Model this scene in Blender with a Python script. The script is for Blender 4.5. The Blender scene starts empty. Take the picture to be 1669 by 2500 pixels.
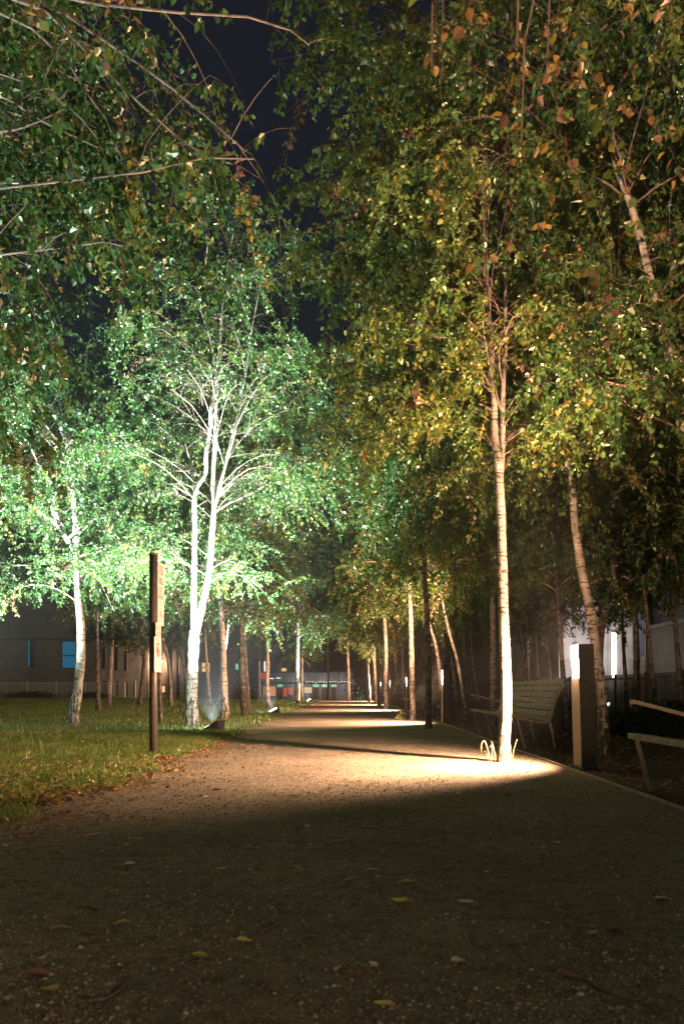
import bpy, bmesh, math, random
import numpy as np
from mathutils import Vector, Matrix

R = math.radians
sc = bpy.context.scene
COL = sc.collection
rng = np.random.default_rng(7)
random.seed(7)

# ------------------------------------------------------------------ camera
F, CX, CY, CH = 2000.0, 848.0, 1683.0, 0.75      # focal length and vanishing point in photo pixels, lens height in metres
cam_d = bpy.data.cameras.new("camera")
cam = bpy.data.objects.new("camera", cam_d)
COL.objects.link(cam)
cam.location = (0, 0, CH)
cam.rotation_euler = (R(90), 0, 0)
cam_d.sensor_fit = 'VERTICAL'
cam_d.sensor_height = 36.0
cam_d.lens = F / 2500 * 36.0
cam_d.shift_x = (834.5 - CX) / 2500
cam_d.shift_y = (CY - 1250) / 2500
cam_d.clip_start = 0.05
cam_d.clip_end = 2000
cam_d.dof.use_dof = True
cam_d.dof.focus_distance = 10.5
cam_d.dof.aperture_fstop = 4.5
sc.camera = cam

# ------------------------------------------------------------------ night sky
FILL_GLOW = (0.78, 0.79, 0.46)  # colour of the fill light added behind the viewer
world = bpy.data.worlds.new("World")
sc.world = world
world.use_nodes = True
wn = world.node_tree
sky = wn.nodes.new('ShaderNodeTexSky')
sky.sky_type = 'NISHITA'
sky.sun_disc = False
sky.sun_elevation = R(-3.5)
sky.sun_rotation = R(150)
hsv = wn.nodes.new('ShaderNodeMixRGB')
hsv.blend_type = 'MULTIPLY'
hsv.inputs[0].default_value = 1.0
hsv.inputs[2].default_value = (0.20, 0.48, 1.05, 1)
wn.links.new(sky.outputs[0], hsv.inputs[1])
# fill light added to the sky behind the viewer, fading out ahead
wtc = wn.nodes.new('ShaderNodeTexCoord')
dotn = wn.nodes.new('ShaderNodeVectorMath'); dotn.operation = 'DOT_PRODUCT'
dotn.inputs[1].default_value = (-0.38, -0.75, 0.54)
wn.links.new(wtc.outputs['Generated'], dotn.inputs[0])
glow = wn.nodes.new('ShaderNodeMapRange'); glow.interpolation_type = 'SMOOTHSTEP'
glow.inputs[1].default_value = 0.10; glow.inputs[2].default_value = 1.0
wn.links.new(dotn.outputs['Value'], glow.inputs[0])
gmix = wn.nodes.new('ShaderNodeMixRGB')
gmix.inputs[2].default_value = (FILL_GLOW[0], FILL_GLOW[1], FILL_GLOW[2], 1)
wn.links.new(glow.outputs[0], gmix.inputs[0])
wn.links.new(hsv.outputs[0], gmix.inputs[1])
wn.links.new(gmix.outputs[0], wn.nodes['Background'].inputs[0])
wn.nodes['Background'].inputs[1].default_value = 0.22

# ------------------------------------------------------------------ render settings
sc.view_settings.view_transform = 'Standard'
sc.view_settings.look = 'None'
sc.view_settings.exposure = 0.0
sc.view_settings.gamma = 1.0
sc.render.engine = 'CYCLES'
cy = sc.cycles
cy.max_bounces = 5
cy.diffuse_bounces = 2
cy.glossy_bounces = 2
cy.transmission_bounces = 3
cy.transparent_max_bounces = 4
cy.sample_clamp_indirect = 2.0
cy.caustics_reflective = False
cy.caustics_refractive = False
cy.use_denoising = True
cy.use_adaptive_sampling = True
cy.adaptive_threshold = 0.012

WARM = (1.0, 0.55, 0.32)
COOL = (0.82, 1.0, 0.92)

# ------------------------------------------------------------------ helpers
def W(px, py, Y):
    return Vector(((px - CX) * Y / F, Y, CH - (py - CY) * Y / F))

def base_Y(py):
    return CH * F / (py - CY)

def tag(o, label=None, cat=None, group=None, kind=None):
    if label: o['label'] = label
    if cat: o['category'] = cat
    if group: o['group'] = group
    if kind: o['kind'] = kind
    return o

def link(o, parent=None):
    COL.objects.link(o)
    if parent: o.parent = parent
    return o

def empty(name, loc, rz=0.0):
    o = bpy.data.objects.new(name, None)
    o.empty_display_size = 0.1
    o.location = loc
    o.rotation_euler = (0, 0, rz)
    return link(o)

def np_mesh(name, verts, faces, mats, smooth=False, attr=None, midx=None):
    """faces: list of (n,k) int arrays."""
    me = bpy.data.meshes.new(name)
    verts = np.asarray(verts, dtype=np.float32).reshape(-1, 3)
    me.vertices.add(len(verts))
    me.vertices.foreach_set('co', verts.ravel())
    faces = [np.asarray(f, dtype=np.int32) for f in faces if len(f)]
    nl = sum(f.size for f in faces)
    npoly = sum(len(f) for f in faces)
    me.loops.add(nl)
    me.polygons.add(npoly)
    me.loops.foreach_set('vertex_index', np.concatenate([f.ravel() for f in faces]))
    tot = np.concatenate([np.full(len(f), f.shape[1], np.int32) for f in faces])
    st = np.concatenate([[0], np.cumsum(tot)[:-1]]).astype(np.int32)
    me.polygons.foreach_set('loop_start', st)
    me.polygons.foreach_set('loop_total', tot)
    if midx is not None:
        me.polygons.foreach_set('material_index', np.asarray(midx, np.int32))
    me.polygons.foreach_set('use_smooth', np.full(npoly, smooth, bool))
    if attr is not None:
        a = me.attributes.new('tint', 'FLOAT', 'POINT')
        a.data.foreach_set('value', np.asarray(attr, np.float32))
    me.update(calc_edges=True)
    for m in (mats if isinstance(mats, (list, tuple)) else [mats]):
        me.materials.append(m)
    return me

def obj(name, me, parent=None, loc=None):
    o = bpy.data.objects.new(name, me)
    if loc is not None: o.location = loc
    return link(o, parent)

class MB:
    """collects shapes for one mesh object"""
    def __init__(self): self.bm = bmesh.new()
    def box(self, x0, x1, y0, y1, z0, z1, bev=0.0):
        r = bmesh.ops.create_cube(self.bm, size=1.0)
        vs = r['verts']
        for v in vs:
            v.co = Vector(((x0 + x1) / 2 + v.co.x * (x1 - x0), (y0 + y1) / 2 + v.co.y * (y1 - y0), (z0 + z1) / 2 + v.co.z * (z1 - z0)))
        if bev > 0:
            es = list({e for v in vs for e in v.link_edges})
            bmesh.ops.bevel(self.bm, geom=es, offset=bev, segments=2, affect='EDGES', profile=0.6)
        return self
    def bar(self, a, b, w, h, up=(0, 0, 1), bev=0.0):
        a, b = Vector(a), Vector(b)
        t = (b - a).normalized()
        s = t.cross(Vector(up))
        if s.length < 1e-4: s = t.cross(Vector((1, 0, 0)))
        s.normalize()
        u = s.cross(t)
        vs = []
        for p in (a, b):
            for ds, du in ((-1, -1), (1, -1), (1, 1), (-1, 1)):
                vs.append(self.bm.verts.new(p + s * ds * w / 2 + u * du * h / 2))
        fs = [(0, 3, 2, 1), (4, 5, 6, 7), (0, 1, 5, 4), (1, 2, 6, 5), (2, 3, 7, 6), (3, 0, 4, 7)]
        made = [self.bm.faces.new([vs[i] for i in f]) for f in fs]
        if bev > 0:
            es = list({e for f in made for e in f.edges})
            bmesh.ops.bevel(self.bm, geom=es, offset=bev, segments=2, affect='EDGES', profile=0.6)
        return self
    def tube(self, pts, rad, n=8, cap=True):
        pts = [Vector(p) for p in pts]
        rad = [rad] * len(pts) if not isinstance(rad, (list, tuple)) else rad
        rings = []
        ref = Vector((0.13, 0.97, 0.21))
        for i, p in enumerate(pts):
            t = (pts[min(i + 1, len(pts) - 1)] - pts[max(i - 1, 0)]).normalized()
            s = t.cross(ref)
            if s.length < 0.05: s = t.cross(Vector((1, 0, 0)))
            s.normalize(); u = s.cross(t)
            rings.append([self.bm.verts.new(p + (s * math.cos(k * 2 * math.pi / n) + u * math.sin(k * 2 * math.pi / n)) * rad[i]) for k in range(n)])
        for i in range(len(rings) - 1):
            for k in range(n):
                self.bm.faces.new((rings[i][k], rings[i][(k + 1) % n], rings[i + 1][(k + 1) % n], rings[i + 1][k]))
        if cap:
            self.bm.faces.new(rings[0][::-1]); self.bm.faces.new(rings[-1])
        return self
    def prism(self, prof, axis_pts):
        """prof: list of points; extruded by vector axis_pts"""
        d = Vector(axis_pts)
        a = [self.bm.verts.new(Vector(p)) for p in prof]
        b = [self.bm.verts.new(Vector(p) + d) for p in prof]
        n = len(a)
        self.bm.faces.new(a[::-1]); self.bm.faces.new(b)
        for i in range(n):
            self.bm.faces.new((a[i], a[(i + 1) % n], b[(i + 1) % n], b[i]))
        return self
    def quad(self, *ps):
        self.bm.faces.new([self.bm.verts.new(Vector(p)) for p in ps])
        return self
    def build(self, name, mat, parent=None, loc=None, smooth=False):
        bmesh.ops.recalc_face_normals(self.bm, faces=self.bm.faces)
        me = bpy.data.meshes.new(name)
        self.bm.to_mesh(me); self.bm.free()
        me.materials.append(mat)
        if smooth:
            me.polygons.foreach_set('use_smooth', np.ones(len(me.polygons), bool))
        return obj(name, me, parent, loc)

def copy_tree(o, parent=None):
    c = o.copy()
    COL.objects.link(c)
    c.parent = parent
    for ch in list(o.children):
        copy_tree(ch, c)
    return c

# ------------------------------------------------------------------ materials
def new_mat(name):
    m = bpy.data.materials.new(name)
    m.use_nodes = True
    nt = m.node_tree
    return m, nt, nt.nodes['Principled BSDF']

def N(nt, typ, **kw):
    n = nt.nodes.new(typ)
    for k, v in kw.items():
        if k.startswith('i_'):
            key = k[2:]
            n.inputs[int(key) if key.isdigit() else key].default_value = v
        else: setattr(n, k, v)
    return n

def ramp(nt, stops, interp='LINEAR'):
    n = nt.nodes.new('ShaderNodeValToRGB')
    n.color_ramp.interpolation = interp
    e = n.color_ramp.elements
    while len(e) < len(stops): e.new(0.5)
    for el, (p, c) in zip(e, stops):
        el.position = p
        el.color = (*c, 1) if len(c) == 3 else c
    return n

def simple(name, col, rough=0.5, metal=0.0, noise=0.0, nscale=30.0, bump=0.0):
    m, nt, b = new_mat(name)
    b.inputs['Base Color'].default_value = (*col, 1)
    b.inputs['Roughness'].default_value = rough
    b.inputs['Metallic'].default_value = metal
    tc = N(nt, 'ShaderNodeTexCoord')
    nz = N(nt, 'ShaderNodeTexNoise'); nz.inputs['Scale'].default_value = nscale; nz.inputs['Detail'].default_value = 5
    nt.links.new(tc.outputs['Object'], nz.inputs['Vector'])
    if noise > 0:
        r = ramp(nt, [(0.3, tuple(c * (1 - noise) for c in col)), (0.7, tuple(min(1, c * (1 + noise)) for c in col))])
        nt.links.new(nz.outputs['Fac'], r.inputs[0])
        nt.links.new(r.outputs[0], b.inputs['Base Color'])
    if bump > 0:
        bp = N(nt, 'ShaderNodeBump'); bp.inputs['Strength'].default_value = bump; bp.inputs['Distance'].default_value = 0.01
        nt.links.new(nz.outputs['Fac'], bp.inputs['Height'])
        nt.links.new(bp.outputs[0], b.inputs['Normal'])
    return m

def emit(name, col, strength, base=None):
    m, nt, b = new_mat(name)
    b.inputs['Base Color'].default_value = (*(base or col), 1)
    b.inputs['Emission Color'].default_value = (*col, 1)
    b.inputs['Emission Strength'].default_value = strength
    b.inputs['Roughness'].default_value = 0.3
    m.cycles.emission_sampling = 'NONE'
    return m

def leaf_mat(name, stops, trans=0.38):
    m, nt, b = new_mat(name)
    nt.nodes.remove(b)
    out = nt.nodes['Material Output']
    at = N(nt, 'ShaderNodeAttribute', attribute_name='tint')
    r = ramp(nt, stops)
    nt.links.new(at.outputs['Fac'], r.inputs[0])
    d = N(nt, 'ShaderNodeBsdfDiffuse')
    t = N(nt, 'ShaderNodeBsdfTranslucent')
    g = N(nt, 'ShaderNodeBsdfGlossy'); g.inputs['Roughness'].default_value = 0.38
    g.inputs['Color'].default_value = (0.9, 0.95, 0.85, 1)
    mx = N(nt, 'ShaderNodeMixShader'); mx.inputs[0].default_value = trans
    m2 = N(nt, 'ShaderNodeMixShader'); m2.inputs[0].default_value = 0.05
    nt.links.new(r.outputs[0], d.inputs[0]); nt.links.new(r.outputs[0], t.inputs[0])
    nt.links.new(d.outputs[0], mx.inputs[1]); nt.links.new(t.outputs[0], mx.inputs[2])
    nt.links.new(mx.outputs[0], m2.inputs[1]); nt.links.new(g.outputs[0], m2.inputs[2])
    nt.links.new(m2.outputs[0], out.inputs[0])
    return m

LEAF_STOPS = [(0.0, (0.014, 0.048, 0.014)), (0.35, (0.036, 0.110, 0.027)), (0.62, (0.098, 0.158, 0.028)),
              (0.76, (0.17, 0.19, 0.03)), (0.84, (0.27, 0.19, 0.045)), (0.92, (0.20, 0.115, 0.058)), (1.0, (0.18, 0.12, 0.085))]
M_LEAF = leaf_mat('birch_leaf', LEAF_STOPS)
M_DARKLEAF = leaf_mat('dark_leaf', [(0.0, (0.010, 0.022, 0.007)), (0.7, (0.03, 0.055, 0.015)), (1.0, (0.06, 0.08, 0.02))])
M_GRASS = leaf_mat('grass_blade', [(0.0, (0.05, 0.11, 0.02)), (0.5, (0.11, 0.20, 0.035)), (0.85, (0.20, 0.25, 0.055)), (1.0, (0.26, 0.2, 0.08))], 0.3)
M_LITTER = leaf_mat('dry_leaf', [(0.0, (0.10, 0.05, 0.025)), (0.4, (0.24, 0.13, 0.06)), (0.7, (0.34, 0.2, 0.1)), (0.9, (0.42, 0.27, 0.05)), (1.0, (0.45, 0.36, 0.25))], 0.2)

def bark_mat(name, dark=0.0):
    m, nt, b = new_mat(name)
    tc = N(nt, 'ShaderNodeTexCoord')
    # horizontal lenticels
    mp = N(nt, 'ShaderNodeMapping'); mp.inputs['Scale'].default_value = (7, 7, 42)
    nt.links.new(tc.outputs['Object'], mp.inputs[0])
    n1 = N(nt, 'ShaderNodeTexNoise'); n1.inputs['Scale'].default_value = 1.0; n1.inputs['Detail'].default_value = 3
    nt.links.new(mp.outputs[0], n1.inputs['Vector'])
    r1 = ramp(nt, [(0.555, (0, 0, 0)), (0.63, (1, 1, 1))])
    nt.links.new(n1.outputs['Fac'], r1.inputs[0])
    # big black scars
    mp2 = N(nt, 'ShaderNodeMapping'); mp2.inputs['Scale'].default_value = (4.5, 4.5, 9)
    nt.links.new(tc.outputs['Object'], mp2.inputs[0])
    n2 = N(nt, 'ShaderNodeTexNoise'); n2.inputs['Scale'].default_value = 1.0; n2.inputs['Detail'].default_value = 6; n2.inputs['Roughness'].default_value = 0.65
    nt.links.new(mp2.outputs[0], n2.inputs['Vector'])
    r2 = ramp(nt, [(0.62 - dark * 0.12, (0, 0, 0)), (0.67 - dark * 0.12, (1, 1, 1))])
    nt.links.new(n2.outputs['Fac'], r2.inputs[0])
    # rough fissured bark near the foot
    sx = N(nt, 'ShaderNodeSeparateXYZ'); nt.links.new(tc.outputs['Object'], sx.inputs[0])
    hz = N(nt, 'ShaderNodeMapRange'); hz.inputs[1].default_value = 0.0; hz.inputs[2].default_value = 1.5 + dark
    hz.inputs[3].default_value = 0.17; hz.inputs[4].default_value = -0.12
    nt.links.new(sx.outputs[2], hz.inputs[0])
    mp3 = N(nt, 'ShaderNodeMapping'); mp3.inputs['Scale'].default_value = (26, 26, 8)
    nt.links.new(tc.outputs['Object'], mp3.inputs[0])
    n3 = N(nt, 'ShaderNodeTexNoise'); n3.inputs['Scale'].default_value = 1.0; n3.inputs['Detail'].default_value = 5
    nt.links.new(mp3.outputs[0], n3.inputs['Vector'])
    ad = N(nt, 'ShaderNodeMath', operation='ADD'); nt.links.new(n3.outputs['Fac'], ad.inputs[0]); nt.links.new(hz.outputs[0], ad.inputs[1])
    r3 = ramp(nt, [(0.57, (0, 0, 0)), (0.64, (1, 1, 1))])
    nt.links.new(ad.outputs[0], r3.inputs[0])
    mx1 = N(nt, 'ShaderNodeMath', operation='MAXIMUM'); nt.links.new(r1.outputs[0], mx1.inputs[0]); nt.links.new(r2.outputs[0], mx1.inputs[1])
    sc1 = N(nt, 'ShaderNodeMath', operation='MULTIPLY'); nt.links.new(mx1.outputs[0], sc1.inputs[0]); sc1.inputs[1].default_value = 0.88
    mx2 = N(nt, 'ShaderNodeMath', operation='MAXIMUM'); nt.links.new(sc1.outputs[0], mx2.inputs[0]); nt.links.new(r3.outputs[0], mx2.inputs[1])
    # pale bark mottling
    n4 = N(nt, 'ShaderNodeTexNoise'); n4.inputs['Scale'].default_value = 6.0; n4.inputs['Detail'].default_value = 6
    nt.links.new(tc.outputs['Object'], n4.inputs['Vector'])
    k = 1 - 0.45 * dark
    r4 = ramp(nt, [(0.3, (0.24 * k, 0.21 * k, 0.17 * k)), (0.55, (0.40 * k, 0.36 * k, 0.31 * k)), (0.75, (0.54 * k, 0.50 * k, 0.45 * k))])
    nt.links.new(n4.outputs['Fac'], r4.inputs[0])
    mix = N(nt, 'ShaderNodeMixRGB'); nt.links.new(mx2.outputs[0], mix.inputs[0]); nt.links.new(r4.outputs[0], mix.inputs[1])
    mix.inputs[2].default_value = (0.055, 0.045, 0.035, 1)
    nt.links.new(mix.outputs[0], b.inputs['Base Color'])
    b.inputs['Roughness'].default_value = 0.8
    inv = N(nt, 'ShaderNodeMath', operation='SUBTRACT'); inv.inputs[0].default_value = 1.0; nt.links.new(mx2.outputs[0], inv.inputs[1])
    bp = N(nt, 'ShaderNodeBump'); bp.inputs['Strength'].default_value = 0.8; bp.inputs['Distance'].default_value = 0.012
    nt.links.new(inv.outputs[0], bp.inputs['Height']); nt.links.new(bp.outputs[0], b.inputs['Normal'])
    return m
M_BARK = bark_mat('birch_bark')
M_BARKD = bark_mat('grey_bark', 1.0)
M_LIMB = simple('limb_bark', (0.34, 0.26, 0.21), 0.8, 0, 0.35, 25, 0.3)
M_LIMBD = simple('dark_limb_bark', (0.15, 0.115, 0.095), 0.85, 0, 0.35, 25, 0.3)
M_LIMBM = simple('tan_limb_bark', (0.20, 0.155, 0.13), 0.85, 0, 0.35, 25, 0.3)
M_TWIG = simple('twig_bark', (0.15, 0.105, 0.085), 0.8, 0, 0.3, 40)

def gravel_mat():
    m, nt, b = new_mat('fine_gravel')
    tc = N(nt, 'ShaderNodeTexCoord')
    n1 = N(nt, 'ShaderNodeTexNoise'); n1.inputs['Scale'].default_value = 1.1; n1.inputs['Detail'].default_value = 8
    n2 = N(nt, 'ShaderNodeTexNoise'); n2.inputs['Scale'].default_value = 170; n2.inputs['Detail'].default_value = 4
    v = N(nt, 'ShaderNodeTexVoronoi'); v.inputs['Scale'].default_value = 95
    n5 = N(nt, 'ShaderNodeTexNoise'); n5.inputs['Scale'].default_value = 14; n5.inputs['Detail'].default_value = 6
    for n in (n1, n2, v, n5): nt.links.new(tc.outputs['Object'], n.inputs['Vector'])
    r1 = ramp(nt, [(0.32, (0.155, 0.14, 0.105)), (0.68, (0.275, 0.245, 0.185))])
    nt.links.new(n1.outputs['Fac'], r1.inputs[0])
    r2 = ramp(nt, [(0.34, (0.35, 0.33, 0.3)), (0.52, (1, 1, 1)), (0.72, (1.5, 1.45, 1.4))])
    nt.links.new(n2.outputs['Fac'], r2.inputs[0])
    mu = N(nt, 'ShaderNodeMixRGB', blend_type='MULTIPLY'); mu.inputs[0].default_value = 1
    nt.links.new(r1.outputs[0], mu.inputs[1]); nt.links.new(r2.outputs[0], mu.inputs[2])
    r5 = ramp(nt, [(0.36, (0.55, 0.55, 0.55)), (0.56, (1.08, 1.08, 1.08))])
    nt.links.new(n5.outputs['Fac'], r5.inputs[0])
    mu2 = N(nt, 'ShaderNodeMixRGB', blend_type='MULTIPLY'); mu2.inputs[0].default_value = 0.75
    nt.links.new(mu.outputs[0], mu2.inputs[1]); nt.links.new(r5.outputs[0], mu2.inputs[2])
    nt.links.new(mu2.outputs[0], b.inputs['Base Color'])
    b.inputs['Roughness'].default_value = 0.9
    ad = N(nt, 'ShaderNodeMath', operation='ADD'); nt.links.new(n2.outputs['Fac'], ad.inputs[0]); nt.links.new(v.outputs['Distance'], ad.inputs[1])
    ad2 = N(nt, 'ShaderNodeMath', operation='MULTIPLY_ADD'); nt.links.new(n5.outputs['Fac'], ad2.inputs[0]); ad2.inputs[1].default_value = 1.3
    nt.links.new(ad.outputs[0], ad2.inputs[2])
    bp = N(nt, 'ShaderNodeBump'); bp.inputs['Strength'].default_value = 0.9; bp.inputs['Distance'].default_value = 0.012
    nt.links.new(ad2.outputs[0], bp.inputs['Height']); nt.links.new(bp.outputs[0], b.inputs['Normal'])
    return m
M_GRAVEL = gravel_mat()
M_SOIL = simple('dark_soil', (0.035, 0.025, 0.017), 0.95, 0, 0.6, 18, 1.0)
M_TURF = simple('turf_base', (0.045, 0.06, 0.018), 0.95, 0, 0.5, 9, 0.8)
M_STONE, _nt, _b = new_mat('small_stone')
_g = N(_nt, 'ShaderNodeNewGeometry'); _r = ramp(_nt, [(0.0, (0.07, 0.06, 0.045)), (0.45, (0.19, 0.165, 0.125)), (0.8, (0.32, 0.29, 0.23)), (1.0, (0.48, 0.45, 0.38))])
_nt.links.new(_g.outputs['Random Per Island'], _r.inputs[0]); _nt.links.new(_r.outputs[0], _b.inputs['Base Color']); _b.inputs['Roughness'].default_value = 0.85
M_EDGE = simple('steel_edging', (0.42, 0.38, 0.33), 0.5, 0.3, 0.25, 20, 0.2)
M_BOLL = simple('bollard_paint', (0.05, 0.048, 0.046), 0.8, 0.0, 0.15, 14, 0.05)
M_BOLLFACE = simple('bollard_front', (0.32, 0.27, 0.22), 0.5, 0.0, 0.12, 30, 0.08)
M_LAMP = emit('warm_lamp', (1.0, 0.86, 0.66), 14.0)
M_COOLGLASS = emit('cool_lamp', (0.92, 1.0, 0.97), 9.0)
M_BLACK = simple('black_housing', (0.015, 0.015, 0.016), 0.9)
M_WOOD = simple('bench_wood', (0.26, 0.25, 0.19), 0.6, 0, 0.3, 12, 0.25)
M_FRAME = simple('bench_frame', (0.34, 0.28, 0.22), 0.45, 0.2, 0.15, 20)
M_POLE = simple('sign_pole_paint', (0.085, 0.075, 0.068), 0.42, 0.3, 0.15, 20, 0.05)
M_PANEL = simple('sign_panel_face', (0.55, 0.51, 0.47), 0.6, 0, 0.05, 8)
M_INK = simple('sign_ink', (0.05, 0.045, 0.04), 0.6)
M_RED = simple('sign_red', (0.55, 0.035, 0.03), 0.5)
M_RUST = simple('rusty_cap', (0.20, 0.09, 0.05), 0.8, 0, 0.3, 30)
M_BAR = simple('fence_bar', (0.05, 0.055, 0.06), 0.5, 0.4)
M_BARL = simple('fence_bar_grey', (0.42, 0.43, 0.45), 0.6, 0.1)

# ------------------------------------------------------------------ vector tools for plants
def norm(a):
    return a / np.maximum(np.linalg.norm(a, axis=-1, keepdims=True), 1e-9)

def tubes(P, rad, S=5):
    """P (n,K,3), rad (n,K) -> verts, quads"""
    n, K, _ = P.shape
    T = norm(np.gradient(P, axis=1))
    ref = np.where(np.abs(T[:, :1, 2:3]) > 0.8, np.array([1.0, 0.1, 0.0]), np.array([0.05, 0.1, 1.0]))
    s = norm(np.cross(T, np.broadcast_to(ref, T.shape)))
    u = np.cross(s, T)
    ang = np.arange(S) * 2 * np.pi / S
    V = P[:, :, None, :] + rad[:, :, None, None] * (s[:, :, None, :] * np.cos(ang)[None, None, :, None] + u[:, :, None, :] * np.sin(ang)[None, None, :, None])
    idx = np.arange(n * K * S).reshape(n, K, S)
    a = idx[:, :-1, :]; b = np.roll(a, -1, axis=2); d = idx[:, 1:, :]; c = np.roll(d, -1, axis=2)
    return V.reshape(-1, 3), np.stack([a, b, c, d], -1).reshape(-1, 4)

def merge(parts):
    vs, fs, o = [], [], 0
    for v, f in parts:
        vs.append(v); fs.append(f + o); o += len(v)
    return np.concatenate(vs), np.concatenate(fs)

def resample(pts, n):
    pts = np.asarray(pts, float)
    # Catmull-Rom through the points
    p = np.vstack([2 * pts[0] - pts[1], pts, 2 * pts[-1] - pts[-2]])
    seg = len(pts) - 1
    out = []
    for t in np.linspace(0, seg, n):
        i = min(int(t), seg - 1); u = t - i
        a, b, c, d = p[i:i + 4]
        out.append(0.5 * (2 * b + (c - a) * u + (2 * a - 5 * b + 4 * c - d) * u * u + (3 * b - a - 3 * c + d) * u ** 3))
    return np.array(out)

def stem_mesh(pts, r0, r1, n=44, S=12, g=None, flare=0.0):
    P = resample(pts, n)
    t = np.linspace(0, 1, n)
    rad = r0 + (r1 - r0) * t ** 0.9
    z = P[:, 2]
    if flare: rad = rad * (1 + flare * np.exp(-np.maximum(z, 0) / 0.16))
    rad = rad * (1 + 0.05 * np.sin(z * 9 + r0 * 900) + 0.03 * np.sin(z * 23))
    v, f = tubes(P[None], rad[None], S)
    v = v.reshape(n, S, 3)
    g = g or np.random.default_rng(int(r0 * 1e5) % 9973)
    off = 1 + g.normal(0, 0.035, (n, S, 1))
    v = P[:, None, :] + (v - P[:, None, :]) * off
    return v.reshape(-1, 3), f

def leaves_from(Pp, A, size, g, detail):
    n = len(Pp)
    A = norm(A)
    Bv = norm(np.cross(A, norm(g.normal(size=(n, 3)))))
    Nn = np.cross(A, Bv)
    L = (size * g.uniform(0.6, 1.15, n))[:, None]
    Wd = L * g.uniform(0.62, 0.85, n)[:, None]
    fold = L * g.uniform(0.03, 0.16, n)[:, None]
    if not detail:
        v = np.stack([Pp, Pp + A * L * 0.42 + Bv * Wd / 2 + Nn * fold, Pp + A * L, Pp + A * L * 0.42 - Bv * Wd / 2 + Nn * fold], 1)
        f = np.arange(n * 4).reshape(n, 4)
        return v.reshape(-1, 3), f, 4
    v = np.stack([Pp, Pp + A * L * 0.28 + Bv * Wd * 0.5 + Nn * fold, Pp + A * L * 0.62 + Bv * Wd * 0.36 + Nn * fold * 0.8, Pp + A * L,
                  Pp + A * L * 0.62 - Bv * Wd * 0.36 + Nn * fold * 0.8, Pp + A * L * 0.28 - Bv * Wd * 0.5 + Nn * fold], 1)
    i = np.arange(n)[:, None] * 6
    f = np.concatenate([i + np.array([[0, 1, 2, 3]]), i + np.array([[0, 3, 4, 5]])])
    return v.reshape(-1, 3), f, 6

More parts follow.
